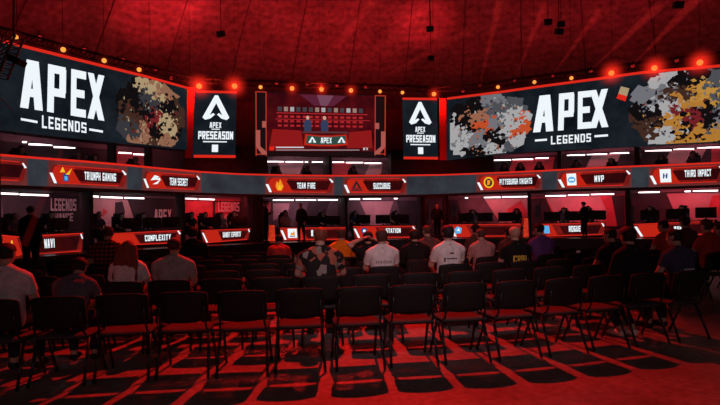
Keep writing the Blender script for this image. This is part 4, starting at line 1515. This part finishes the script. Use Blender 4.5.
K_sit = make_person_kit(hair='short', headp=-.05)
K_sit2 = make_person_kit(hair='crop', lean=.12, heady=.25, wide=1.08, arms=[((-.27, .05, .8), (-.1, .27, .7)), ((.27, .08, .8), (.08, .27, .72))])
K_slouch = make_person_kit(hair='short', lean=.45, headp=-.35, arms=[((-.24, .22, .78), (-.09, .42, .68)), ((.24, .22, .78), (.09, .42, .68))])
K_bald = make_person_kit(hair='crop', lean=.05, wide=1.08, headp=.0)
K_long = make_person_kit(hair='long', lean=.08, wide=.88, heady=-.1)
K_arms = make_person_kit(hair='short', lean=.1, arms=[((-.34, .02, 1.12), (-.12, -.04, 1.22)), ((.34, .02, 1.12), (.13, .0, 1.2))])
K_long_sl = make_person_kit(hair='short', sleeves='long', lean=.12, wide=1.1, heady=-.15)
K_stand = make_person_kit(sit=False, hair='short', sleeves='long', headp=-.3, face=True, arms=[((-.24, .02, 1.13), (-.06, .22, 1.16)), ((.24, .02, 1.13), (.05, .22, 1.2))])
K_stand2 = make_person_kit(sit=False, hair='crop', sleeves='long', stride=.4, face=True, arms=[((-.27, -.03, 1.1), (-.24, .06, .86)), ((.27, -.03, 1.1), (.24, .06, .86))])
K_stand3 = make_person_kit(sit=False, hair='crop', sleeves='long', wide=.84, arms=[((-.2, -.03, 1.12), (-.19, .06, .88)), ((.2, -.03, 1.12), (.19, .06, .88))])
K_tuck = make_person_kit(hair='short', sleeves='long', lean=.12, wide=1.1, heady=-.15, tuck=.27, knees=.07)
K_play = make_person_kit(hair='short', sleeves='short', lean=.12, face=True, headp=-.05, arms=[((-.22, .1, .8), (-.14, .36, .76)), ((.22, .1, .8), (.14, .36, .76))], wide=.95)

# ------------------------------------------------------------------ chairs
chair0 = None


def chair_meshes():
    out = []
    # padded seat
    mb = MB()
    nx, ny = 8, 8
    top, bot = [], []
    for j in range(ny + 1):
        y = -.2 + .42 * j / ny
        rt, rb = [], []
        for i in range(nx + 1):
            x = -.235 + .47 * i / nx
            ex = abs(2 * i / nx - 1); ey = abs(2 * j / ny - 1)
            edge = max(ex, ey) ** 6
            z = .462 - .018 * (1 - (ex ** 2)) * .5 - .02 * edge - (.022 * max(0, (j / ny - .75) * 4) ** 2)
            cx = x * (1 - .04 * ey ** 4)
            rt.append((cx, y * 1.0 if True else y, z)); rb.append((cx, y, .424 - .012 * max(0, (j / ny - .75) * 4) ** 2))
        top.append(rt); bot.append(rb)
    mb.grid(top); mb.grid(bot)
    mb.grid([top[0], bot[0]]); mb.grid([top[-1], bot[-1]])
    mb.grid([[r[0] for r in top], [r[0] for r in bot]]); mb.grid([[r[-1] for r in top], [r[-1] for r in bot]])
    out.append(('seat', mb.mesh('seat', M_seat, True)))
    # curved backrest
    mb = MB()
    fr, bk = [], []
    nz = 8
    for j in range(nz + 1):
        t = j / nz
        z = .525 + .3 * t
        rf, rb = [], []
        for i in range(nx + 1):
            s = 2 * i / nx - 1
            wv = .235 * (1 - .035 * (2 * t - 1) ** 4)
            zz = z + (-.02 * abs(s) ** 4 if j == nz else 0) + (.02 * (1 - s * s) * -1 + .012 if j == 0 else 0)
            y = -.215 - .06 * t + .04 * s * s
            e = .6 + .4 * (1 - max(abs(s) ** 8, abs(2 * t - 1) ** 8))
            rf.append((wv * s, y + .02 * e, zz)); rb.append((wv * s, y - .018 * e, zz))
        fr.append(rf); bk.append(rb)
    mb.grid(fr); mb.grid(bk)
    mb.grid([fr[0], bk[0]]); mb.grid([fr[-1], bk[-1]])
    mb.grid([[r[0] for r in fr], [r[0] for r in bk]]); mb.grid([[r[-1] for r in fr], [r[-1] for r in bk]])
    out.append(('backrest', mb.mesh('backrest', M_shell, True)))
    for s in (-1, 1):
        mb = MB(); mb.tube([(.236 * s, .235, .004), (.222 * s, .03, .415)], .014, 8); out.append(('leg', mb.mesh('leg', M_tube, True)))
        mb = MB(); mb.tube([(.24 * s, -.29, .004), (.222 * s, -.12, .415)], .014, 8); out.append(('leg', mb.mesh('leg', M_tube, True)))
    mb = MB()
    for s in (-1, 1):
        mb.tube([(.222 * s, -.19, .412), (.222 * s, .19, .412)], .011, 6)
        mb.tube([(.222 * s, -.13, .415), (.215 * s, -.205, .47), (.205 * s, -.25, .6), (.2 * s, -.262, .72)], .011, 6)
    mb.tube([(-.222, .03, .405), (.222, .03, .405)], .01, 6); mb.tube([(-.222, -.12, .405), (.222, -.12, .405)], .01, 6)
    out.append(('frame', mb.mesh('frame', M_tube, True)))
    return out


CHM = chair_meshes()
ROW1 = [(-3.32, 4.45), (-2.78, 4.57), (-2.25, 4.68), (-1.7, 4.75), (-1.14, 4.78), (-.6, 4.87), (-.02, 4.93), (.53, 5.02), (1.08, 5.1), (1.64, 5.21), (2.2, 5.36), (2.75, 5.54), (3.31, 5.72), (3.88, 5.87)]
EXT = [(-6.5, 4.1)] + ROW1 + [(6.5, 6.7)]
DR = .93


def row_pt(k, X):
    """backrest point and heading of row k (1 = closest to the camera) at lateral position X"""
    off = DR * (k - 1) + (.1 if k > 1 else 0)
    sm = []
    for i, p in enumerate(EXT):
        a = EXT[max(0, i - 2)]; b = EXT[min(len(EXT) - 1, i + 2)]
        sl = (b[1] - a[1]) / (b[0] - a[0])
        n = Vector((-sl, 1)).normalized()
        sm.append((p[0] + n.x * off, p[1] + n.y * off, math.atan(sl)))
    for a, b in zip(sm[:-1], sm[1:]):
        if a[0] <= X <= b[0]:
            t = (X - a[0]) / (b[0] - a[0])
            return Vector((X, a[1] + (b[1] - a[1]) * t)), a[2] + (b[2] - a[2]) * t
    e = sm[0] if X < sm[0][0] else sm[-1]
    return Vector((X, e[1])), e[2]


def seat_at(k, px):
    """chair origin and heading such that a person sitting there is seen at px"""
    X = (px - 360) / F * 6
    for _ in range(12):
        p, h = row_pt(k, X)
        o = Vector((p.x - math.sin(h) * .26, p.y + math.cos(h) * .26))
        X += (px - 360) / F * o.y - o.x
    p, h = row_pt(k, X)
    return X


c_white = cloth('white', (.75, .72, .72)); c_grey = cloth('grey', (.42, .37, .37)); c_orange = cloth('orange', (1.0, .22, .012)); c_black = cloth('black', (.014, .012, .014))
c_brown = cloth('brown', (.16, .07, .06)); c_purple = cloth('purple', (.17, .08, .3)); c_pale = cloth('pale', (.6, .55, .57)); c_rose = cloth('rose', (.45, .25, .24)); c_redlit = cloth('red', (.5, .05, .04))  # the red cloth is for tops lit red, light put into the colour
c_navy = cloth('navy', (.05, .055, .1)); c_slate = cloth('slate', (.12, .11, .14)); c_plaid = plaid_mat(); c_floral = floral_mat()

# (px, row, kit, head-top y, shirt, hair, label)
AUD = [
    (9, 1, K_bald, 242, c_pale, M_hairblack, 'person in a pale T-shirt in the closest row, cut by the left edge', {}),
    (62, 1, K_slouch, 259, c_slate, M_hairblack, 'small dark-haired person in a dark top slouching in the row closest to the camera', {}),
    (127, 2, K_long, 240, c_white, M_hairred, 'person with long auburn hair and a white T-shirt seen from behind', {}),
    (173, 2, K_bald, 237, c_grey, M_hairbrown, 'broad person in a grey T-shirt sitting beside the one with long auburn hair', {}),
    (106, 5, K_sit2, 222, c_plaid, M_hairbrown, 'person in a red and black plaid shirt in front of the COMPLEXITY booth', {}),
    (192, 6, K_long_sl, 227, c_black, M_hairblack, 'person in black sitting far forward just before the GAMBIT ESPORTS desk', {}),
    (278, 6, K_slouch, 238, c_redlit, M_hairblack, 'person hunched in a red-lit dark jacket alone before the desk with the orange mark', {}),
    (320, 2, K_sit2, 226.5, c_floral, M_hairred, 'person with reddish hair in a dark floral patterned shirt', {}),
    (341, 5, K_sit, 228, c_orange, M_hairbrown, 'person in a bright orange T-shirt', {}),
    (368, 4, K_arms, 231, c_black, M_hairblack, 'person in black with both hands raised to the head', {}),
    (381, 3, K_sit, 228.5, c_white, M_hairbrown, 'person in a plain white T-shirt with a line of print on its back', {'print': 1}),
    (415, 4, K_long_sl, 229, c_black, M_hairblack, 'person in a black jacket between the two white T-shirts', {}),
    (428, 5, K_sit2, 225, c_brown, M_hairbrown, 'person in a brown top partly hidden behind the white printed T-shirt', {}),
    (447, 3, K_sit, 225, c_white, M_hairblack, 'person in a white T-shirt with several dark prints on its back', {'print': 2}),
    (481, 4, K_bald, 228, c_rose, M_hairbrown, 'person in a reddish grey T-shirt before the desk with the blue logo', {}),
    (475, 6, K_sit, 224, c_brown, M_hairblack, 'dark-haired person farther forward, half hidden by the reddish grey T-shirt', {}),
    (515, 3, K_bald, 226, c_black, M_skin, 'close-cropped person in a black T-shirt with yellow lettering on its back', {'print': 3}),
    (508, 5, K_sit, 227, c_brown, M_hairblack, 'person half hidden in front of the one with the yellow lettering', {}),
    (541, 4, K_sit2, 223, c_purple, M_hairblack, 'black-haired person in a purple T-shirt before the ROGUE desk', {}),
    (613, 2, K_sit2, 227.5, c_black, M_hairblack, 'person in black sitting right of the empty chairs, below the ROGUE booth', {}),
    (653, 1, K_tuck, 226, c_black, M_hairblack, 'person in black with white sneakers on the second chair from the right end', {'shoes': M_shoewhite}),
    (666, 4, K_sit2, 220, c_redlit, M_hairblack, 'person in a red-lit shirt just ahead of the one with white sneakers', {}),
    (684, 5, K_sit, 216, c_brown, M_hairblack, 'dark-haired person far forward under the THIRD IMPACT sign', {}),
    (697, 1, K_sit2, 228, c_navy, M_hairblack, 'person in a dark navy jacket on the last chair at the right end', {'print': 4}),
    (706, 3, K_sit, 219, c_redlit, M_hairbrown, 'person in a red-lit top ahead of the navy jacket', {}),
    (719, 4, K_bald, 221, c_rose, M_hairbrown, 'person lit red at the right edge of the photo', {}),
]

rows = {k: [] for k in range(1, 8)}
for i, (X, Y) in enumerate(ROW1):
    rows[1].append((X, None))
occ = {}
for i, a in enumerate(AUD):
    X = seat_at(a[1], a[0])
    if a[1] == 1:
        j = {653: 12, 697: 13}.get(a[0], min(range(len(rows[1])), key=lambda q: abs(rows[1][q][0] - X)))
        occ[(1, j)] = i
    else:
        rows[a[1]].append((X, i))
LIM = {2: (-4.6, 4.0), 3: (-5.2, 4.3), 4: (-5.6, 5.0), 5: (-5.8, 5.6), 6: (-6.0, 4.6), 7: (-4.4, 3.8)}
for k in range(2, 8):
    anc = sorted(rows[k], key=lambda t: t[0])
    lo, hi = LIM[k]
    hi = max(hi, max([a[0] for a in anc], default=0))
    res = []
    if not anc:
        x = lo
        while x <= hi:
            res.append((x, None)); x += .556
    else:
        x = anc[0][0] - .556
        pre = []
        while x >= lo:
            pre.append((x, None)); x -= .556
        res += pre[::-1]
        for a, b in zip(anc, anc[1:] + [None]):
            res.append(a)
            if b:
                g = b[0] - a[0]
                n = max(0, int(g / .53) - 1)
                if n and g / (n + 1) > .62 and g / (n + 2) > .50: n += 1
                for q in range(n): res.append((a[0] + g * (q + 1) / (n + 1), None))
            else:
                x = a[0] + .556
                while x <= hi:
                    res.append((x, None)); x += .556
    rows[k] = res

RN = {1: 'row closest to the camera', 2: 'second row from the camera', 3: 'third row from the camera', 4: 'fourth row from the camera', 5: 'fifth row from the camera', 6: 'sixth row from the camera', 7: 'front row by the stage'}
PRINTS = []
for k in range(1, 8):
    for j, (X, who) in enumerate(rows[k]):
        if k == 1: who = occ.get((1, j))
        p, h = row_pt(k, X)
        o = Vector((p.x - math.sin(h) * .26, p.y + math.cos(h) * .26, 0))
        if not (-60 < 360 + F * o.x / o.y < 790): continue
        lab = '%s black chair, %s, %s from the left end' % ('empty' if who is None else 'occupied', RN[k], ORD[j])
        jit = random.uniform(-.03, .03)
        if chair0 is None:
            chair0 = thing('stacking_chair', lab, 'chair', o, h + jit, 'rows of black stacking chairs')
            for nm, me in CHM:
                c = bpy.data.objects.new(nm, me); col.objects.link(c); c.parent = chair0
            KIDS[chair0.name] = list(chair0.children)
        else:
            dup(chair0, o, h + jit, lab)
        if who is not None:
            a = AUD[who]
            ph = P(a[0], a[3], o.y)
            base = max(v.co.z for v in a[2]['body'].vertices) + .015
            s = .47 + (ph.z - .47)
            sc_ = (ph.z - .47) / (base - .47)
            sc_ = min(1.09, max(.78 if a[1] == 1 else .88, sc_))
            px_now = 360 + F * o.x / o.y
            loc = Vector((o.x + ({12: .03, 13: .1}.get(j, 0) if k == 1 else 0), o.y + (.055 if k == 1 and j == 12 else .02), 0))
            r = place_person(a[2], a[6], loc, h, a[4], a[5], scale=sc_, seat=1, shoes=a[7].get('shoes'))
            if a[7].get('print'):
                PRINTS.append((r, a[7]['print'], a[2]))

# prints on shirt backs (parts of the person, following the back of the shirt)
from mathutils.bvhtree import BVHTree
for (r, kind, kit) in PRINTS:
    me = kit['shirt']
    bvh = BVHTree.FromPolygons([v.co[:] for v in me.vertices], [p.vertices[:] for p in me.polygons])

    class BackQ:
        def poly(self, mb, pts, d=0, mi=0):
            out = []
            for (u, v) in pts:
                hit = bvh.ray_cast(V((u, -1.0, v)), V((0, 1, 0)))
                y = hit[0].y if hit[0] else -.15
                out.append((u, y - .006, v))
            mb.face(out, mi)
    bq = BackQ()
    mb = MB()
    if kind == 1:
        letters(mb, bq, 'XIIXIXIIXI', -.12, .86, .12, .9, wt=.4, gap=.25)
        m = mat('print_grey', (.25, .2, .2), .8); lab = 'line of grey print'
    elif kind == 2:
        for (a, b, c, d_) in [(-.03, .95, .03, .97), (-.09, .88, .08, .892), (-.05, .8, .05, .812), (-.12, .84, -.1, .9)]:
            bq.poly(mb, rect(a, b, c, d_))
        m = mat('print_dark', (.05, .03, .04), .8); lab = 'dark print lines'
    elif kind == 3:
        letters(mb, bq, 'CREW', -.13, .8, .13, .9, wt=.34, gap=.2)
        letters(mb, bq, 'U', .045, .8, .1, .9)
        m = mat('print_yellow', (.85, .6, .08), .7); lab = 'yellow lettering'
    else:
        bq.poly(mb, rect(-.08, .83, .1, .85)); bq.poly(mb, rect(-.05, .8, .08, .812))
        m = mat('print_pale', (.5, .5, .6), .7); lab = 'pale strip of print'
    tag(mb.build('shirt_print', m, r), lab)

# ------------------------------------------------------------------ standing people
def stand(px, topy, D, kit, label, shirt, hair, zfloor, rz=0.0, height=None, **k):
    p = P(px, topy, D)
    base = 1.695
    s = (p.z - zfloor) / base
    place_person(kit, label, (p.x, p.y, zfloor), rz, shirt, hair, trousers=M_dark, scale=s, **k)


def stage_d(px, r): return ring(px, 230, r).y


stand(265, 200.6, stage_d(265, 14.3), K_stand, 'person in black standing on stage looking down at a phone beside the red-lit side panel', c_black, M_hairblack, ZS, -PI / 2 + .3)
stand(301, 203.5, stage_d(301, 14.5), K_stand2, 'person in black standing in front of the desk with the orange mark', c_black, M_hairblack, ZS, 2.6)
stand(437, 203.5, stage_d(437, 15.3), K_stand2, 'guard in black standing in the doorway beside the STATION booth', c_black, M_hairblack, ZS, PI)
stand(584, 202, stage_d(584, 14.5), K_stand, 'person in black standing in front of the ROGUE desk', c_black, M_hairblack, ZS, .5)
stand(30, 206, 13.3, K_stand3, 'tall dark figure standing on the floor in front of the NAVI desk', c_black, M_hairblack, 0.0, .2)

# phone held by the person at the red-lit panel
# ------------------------------------------------------------------ players
PL = [(14, 'NAVI', 'pale-haired player in a dark shirt seated at the desk cut by the left edge', M_hairpale, c_slate), (51, 'N', 'player half hidden by the monitor on the NAVI desk', M_hairblack, c_black),
      (98, '', 'pale-haired player in front of the pale print of the COMPLEXITY booth', M_hairpale, c_navy), (121, '', 'dark-haired player against the pale print behind the COMPLEXITY desk', M_hairblack, c_black), (143, '', 'player behind the monitors of the COMPLEXITY desk next to the APEX lettering', M_hairbrown, c_navy),
      (191, '', 'player at the GAMBIT ESPORTS desk, first of four from the left', M_hairblack, c_black), (205, '', 'player at the GAMBIT ESPORTS desk, second of four from the left', M_hairbrown, c_black), (221, '', 'player at the GAMBIT ESPORTS desk, third of four from the left', M_hairblack, c_slate), (234, '', 'player at the GAMBIT ESPORTS desk, fourth of four from the left', M_hairbrown, c_black),
      (285, '', 'player in a grey shirt with a red number at the desk with the orange mark', M_hairbrown, c_grey), (323, '', 'player in black behind the monitors of the desk with the orange mark', M_hairblack, c_black),
      (355, '', 'player with a headset at the edge of the STATION desk', M_hairbrown, c_navy), (396, '', 'dark player behind the last monitor of the STATION desk', M_hairblack, c_black),
      (473, '', 'player with a headset behind the first monitor of the blue-logo desk', M_hairbrown, c_slate), (517, '', 'player before the red shape behind the blue-logo desk', M_hairblack, c_black),
      (564, '', 'player with a headset behind the monitors of the ROGUE desk', M_hairbrown, c_slate), (588, '', 'player in black between two monitors of the ROGUE desk', M_hairblack, c_black),
      (650, '', 'player behind the first monitor of the desk beyond ROGUE', M_hairblack, c_black), (682, '', 'player behind the second monitor of the desk beyond ROGUE', M_hairblack, c_navy)]
gaming0 = None


def gch(lab):
    return 'black gaming chair of the ' + ' '.join(lab.split()[:11]).rstrip(',')


def gaming_chair(loc, rz, lab):
    global gaming0
    if gaming0 is None:
        gaming0 = thing('gaming_chair', lab, 'chair', loc, rz, 'black gaming chairs of the booths')
        mb = MB(); mb.box((0, .0, .43), (.5, .5, .07), None, 0, .03); mb.build('seat', M_black, gaming0)
        mb = MB(); mb.box((0, -.32, .86), (.46, .07, .7), None, 0, .03); mb.box((0, -.33, 1.26), (.3, .06, .14), None, 0, .03); mb.build('backrest', M_black, gaming0)
        mb = MB(); mb.tube([(0, 0, .06), (0, 0, .4)], .03, 8); mb.build('column', M_metal, gaming0)
        mb = MB()
        for k in range(5):
            t = 2 * PI * k / 5
            mb.tube([(0, 0, .08), (0.21 * math.cos(t), .21 * math.sin(t), .04)], .022, 6)
            mb.ball((.21 * math.cos(t), .21 * math.sin(t), .03), (.03, .03, .03), 5)
        mb.build('base', M_metal, gaming0)
        KIDS[gaming0.name] = list(gaming0.children)
    else:
        dup(gaming0, loc, rz, lab)


for i, (px, _, lab, hr, sh) in enumerate(PL):
    r = RD + 1.25
    a = ang(px, r)
    loc = pol(r, a, ZS)
    place_person(K_play, lab, loc, PI - a, sh, hr, trousers=M_dark, scale=random.uniform(.97, 1.06), headset=True, seat=1)
    gaming_chair(loc, PI - a, gch(lab))
UP = [(22, 'player silhouetted above the TRIUMPH GAMING sign, under the first short tube light', c_black), (79, 'dark player seated above the name on the TRIUMPH GAMING sign', c_black), (96, 'dark player seated at the end of the TRIUMPH GAMING booth', c_black), (136, 'player seated in the upper booth above the TEAM SECRET sign', c_black),
      (278, 'player with a headset above the flame logo of the TEAM FIRE sign', c_slate), (308, 'player in black above the end of the TEAM FIRE sign', c_black), (354, 'player seated above the logo of the SUCCUBUS sign', c_slate), (505, 'player above the gold logo of the PITTSBURGH KNIGHTS sign', c_black),
      (521, 'dark player above the middle of the PITTSBURGH KNIGHTS sign', c_black), (540, 'player above the end of the PITTSBURGH KNIGHTS sign', c_black), (577, 'player seated above the logo of the MVP sign', c_slate), (612, 'player seated above the end of the MVP sign', c_black), (662, 'player above the white logo of the THIRD IMPACT sign', c_black), (694, 'player above the lettering of the THIRD IMPACT sign', c_slate)]
for i, (px, lab, sh) in enumerate(UP):
    r = R0 + 1.1
    a = ang(px, r)
    loc = pol(r, a, ZD + .145)
    place_person(K_play, lab, loc, PI - a, sh, [M_hairblack, M_hairbrown][i % 2], trousers=M_dark, scale=random.uniform(.97, 1.04), headset=True, seat=1)
    gaming_chair(loc, PI - a, gch(lab))

# ================================================================== LIGHT
w = bpy.data.worlds.new('hall')
sc.world = w
w.use_nodes = True
w.node_tree.nodes['Background'].inputs['Color'].default_value = (.03, .006, .008, 1)
w.node_tree.nodes['Background'].inputs['Strength'].default_value = .5


def spot(p, target, power, color, size=60, blend=.5, radius=.1):
    l = bpy.data.lights.new('spot', 'SPOT')
    l.energy = power; l.color = color; l.spot_size = math.radians(size); l.spot_blend = blend; l.shadow_soft_size = radius
    o = bpy.data.objects.new('spot', l); col.objects.link(o)
    o.location = p
    o.rotation_euler = (Vector(target) - Vector(p)).to_track_quat('-Z', 'Y').to_euler()
    return o


def area(p, target, power, color, sx, sy):
    l = bpy.data.lights.new('area', 'AREA'); l.shape = 'RECTANGLE'; l.size = sx; l.size_y = sy
    l.energy = power; l.color = color
    o = bpy.data.objects.new('area', l); col.objects.link(o)
    o.location = p
    o.rotation_euler = (Vector(target) - Vector(p)).to_track_quat('-Z', 'Y').to_euler()
    return o


def pointl(p, power, color, radius=.2):
    l = bpy.data.lights.new('point', 'POINT'); l.energy = power; l.color = color; l.shadow_soft_size = radius
    o = bpy.data.objects.new('point', l); col.objects.link(o); o.location = p
    return o


RED = (1, .035, .02)
KEY = (1, .012, .008)
# the big red lamp high under the dome, ahead of the audience
spot((0.0, 16.0, 13.4), (-0.4, 6.2, 0), 16500, KEY, 38, 1.0, .05)
for px, tg in ((292, (-2, 6, 0)), (351, (1, 5, 0))):
    p = min(SPOT_PTS, key=lambda t: abs(t[0] - px))[1].copy()
    v = (Vector(tg) - p).normalized()
    spot(p + v * .25, tg, 1000, KEY, 50, .8, .15)
p = min(SPOT_PTS, key=lambda t: abs(t[0] - 654))[1].copy()
spot(p + (Vector((4.6, 9.6, 1)) - p).normalized() * .25, (5.2, 11.0, 1.2), 1200, KEY, 14, .8, .15)
# uplights washing the dome
for px, up, pw, sz in [(15, 4, 500, 110), (63, 5, 600, 110), (139, 5, 500, 110), (199, 5, 3600, 60), (234, 6, 900, 110), (292, 6, 700, 110), (351, 6, 900, 110), (402, 6, 900, 110), (434, 6, 2600, 45), (498, 6, 800, 110), (571, 6, 600, 110), (611, 6, 500, 110), (654, 5, 400, 110), (700, 5, 400, 110)]:
    p = min(SPOT_PTS, key=lambda t: abs(t[0] - px))[1].copy()
    spot(outward(p, 1.2) + Vector((0, 0, .6)), outward(p, 4.5) + Vector((0, 0, up)), pw * (.34 if px < 450 else .22), (1, .02, .03), sz, .9, .1)
# added red points washing the truss, curtains and dark walls
for px, py in [(192, 92), (442, 98), (215, 84), (320, 84)]:
    pointl(ring(px, py, 15.1), 90, RED, .15)
for px, z, r, e in [(225, 4.2, 14.6, 26), (440, 4.2, 14.6, 22), (90, 8.4, 17.2, 34), (160, 8.2, 17.2, 40), (262, 8.0, 17.2, 45), (320, 8.0, 17.2, 40), (390, 8.0, 17.2, 45), (480, 8.0, 17.2, 34), (560, 8.2, 17.2, 24), (640, 8.4, 17.2, 20), (247, 1.9, 14.9, 7), (437, 1.9, 14.9, 5)]:
    q_ = ring(px, 218, r); q_.z = z
    pointl(q_, e, (1, .025, .03), .3)  # added points lift the blacks in place of red haze
# booths
for px, c, e in [(30, (1, .35, .45), 16), (138, (1, .35, .4), 14), (217, (1, .08, .1), 24), (305, (1, .38, .5), 19), (385, (1, .38, .5), 20), (490, (1, .14, .18), 32), (580, (1, .09, .13), 38), (680, (1, .1, .14), 34)]:
    p = ring(px, 206, 16.9); p.z = 2.5
    t = ring(px, 212, 18.1)
    area(p, (t.x, t.y, 1.5), e, c, 2.4, .15)
for px, c, e in [(50, (1, .3, .4), 12), (135, (1, .2, .25), 14), (297, (1, .45, .5), 22), (365, (1, .35, .4), 22), (525, (1, .15, .2), 22), (600, (1, .2, .25), 26), (690, (1, .2, .25), 26)]:
    p = ring(px, 160, 17.0); p.z = 4.65
    t = ring(px, 166, 18.1)
    area(p, (t.x, t.y, 3.8), e * .5, c, 2.2, .15)
# low house light from behind the camera, with an added fill spot
area((2.0, -4.0, 3.2), (1, 6, .6), 55, (1, .66, .68), 3, 2)
spot((0.5, -3.0, 7.0), (0.6, 7.6, 1.0), 1500, (1, .6, .63), 26, .9, .6)  # fill added for the backs of the middle rows
# pale pool on the floor before the stage
spot((7, 17, 6), (7.5, 18.5, 0), 700, (1, .6, .65), 50, .8, .2)
spot((1.5, 20, 6.5), (1.5, 22.0, .5), 300, (1, .7, .75), 40, .8, .2)

# ------------------------------------------------------------------ haze: lamp beams and halos put in as glowing volumes
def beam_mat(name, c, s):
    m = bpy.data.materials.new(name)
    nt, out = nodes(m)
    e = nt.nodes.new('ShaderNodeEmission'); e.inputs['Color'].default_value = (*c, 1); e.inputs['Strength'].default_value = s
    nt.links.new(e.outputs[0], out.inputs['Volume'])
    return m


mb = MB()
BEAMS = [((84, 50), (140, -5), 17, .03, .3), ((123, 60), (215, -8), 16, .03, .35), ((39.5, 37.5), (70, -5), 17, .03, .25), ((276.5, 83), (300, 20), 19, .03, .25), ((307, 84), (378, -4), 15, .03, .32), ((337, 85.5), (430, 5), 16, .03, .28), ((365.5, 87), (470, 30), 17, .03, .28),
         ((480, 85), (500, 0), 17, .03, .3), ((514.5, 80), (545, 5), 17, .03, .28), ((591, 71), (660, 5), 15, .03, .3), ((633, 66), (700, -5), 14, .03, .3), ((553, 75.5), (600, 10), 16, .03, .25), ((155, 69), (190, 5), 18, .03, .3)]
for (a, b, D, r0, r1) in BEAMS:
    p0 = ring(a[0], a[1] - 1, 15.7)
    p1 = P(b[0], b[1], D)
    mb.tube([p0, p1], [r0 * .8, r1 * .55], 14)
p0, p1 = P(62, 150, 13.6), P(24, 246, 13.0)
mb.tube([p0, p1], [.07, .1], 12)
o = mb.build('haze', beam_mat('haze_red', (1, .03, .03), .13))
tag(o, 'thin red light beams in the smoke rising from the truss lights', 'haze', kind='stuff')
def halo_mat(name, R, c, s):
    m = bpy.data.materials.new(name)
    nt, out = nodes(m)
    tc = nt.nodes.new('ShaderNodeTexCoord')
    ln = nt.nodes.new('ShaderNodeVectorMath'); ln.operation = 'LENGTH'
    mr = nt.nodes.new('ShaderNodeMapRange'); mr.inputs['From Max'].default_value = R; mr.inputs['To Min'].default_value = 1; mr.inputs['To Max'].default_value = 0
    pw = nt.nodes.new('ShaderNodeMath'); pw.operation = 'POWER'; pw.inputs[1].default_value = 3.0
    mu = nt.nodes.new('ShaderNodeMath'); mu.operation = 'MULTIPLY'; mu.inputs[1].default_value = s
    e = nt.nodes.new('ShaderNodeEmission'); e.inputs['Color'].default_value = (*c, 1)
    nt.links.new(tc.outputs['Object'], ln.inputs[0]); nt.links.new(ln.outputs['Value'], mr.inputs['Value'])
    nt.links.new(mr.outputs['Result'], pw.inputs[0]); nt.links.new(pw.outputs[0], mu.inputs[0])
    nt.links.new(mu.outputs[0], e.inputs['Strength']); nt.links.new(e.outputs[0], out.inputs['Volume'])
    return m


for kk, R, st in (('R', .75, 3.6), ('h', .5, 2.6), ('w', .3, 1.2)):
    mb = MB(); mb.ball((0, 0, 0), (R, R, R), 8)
    hm = mb.mesh('haze', halo_mat('bloom_halo_' + kk, R, (1, .025, .012), st))  # glowing ball added for the bloom around each lamp
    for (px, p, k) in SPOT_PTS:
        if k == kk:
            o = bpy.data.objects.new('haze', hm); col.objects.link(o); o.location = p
            tag(o, 'red bloom added as a glowing ball around a truss light', 'haze', 'added glows around the truss lights', 'stuff')

# ------------------------------------------------------------------ end
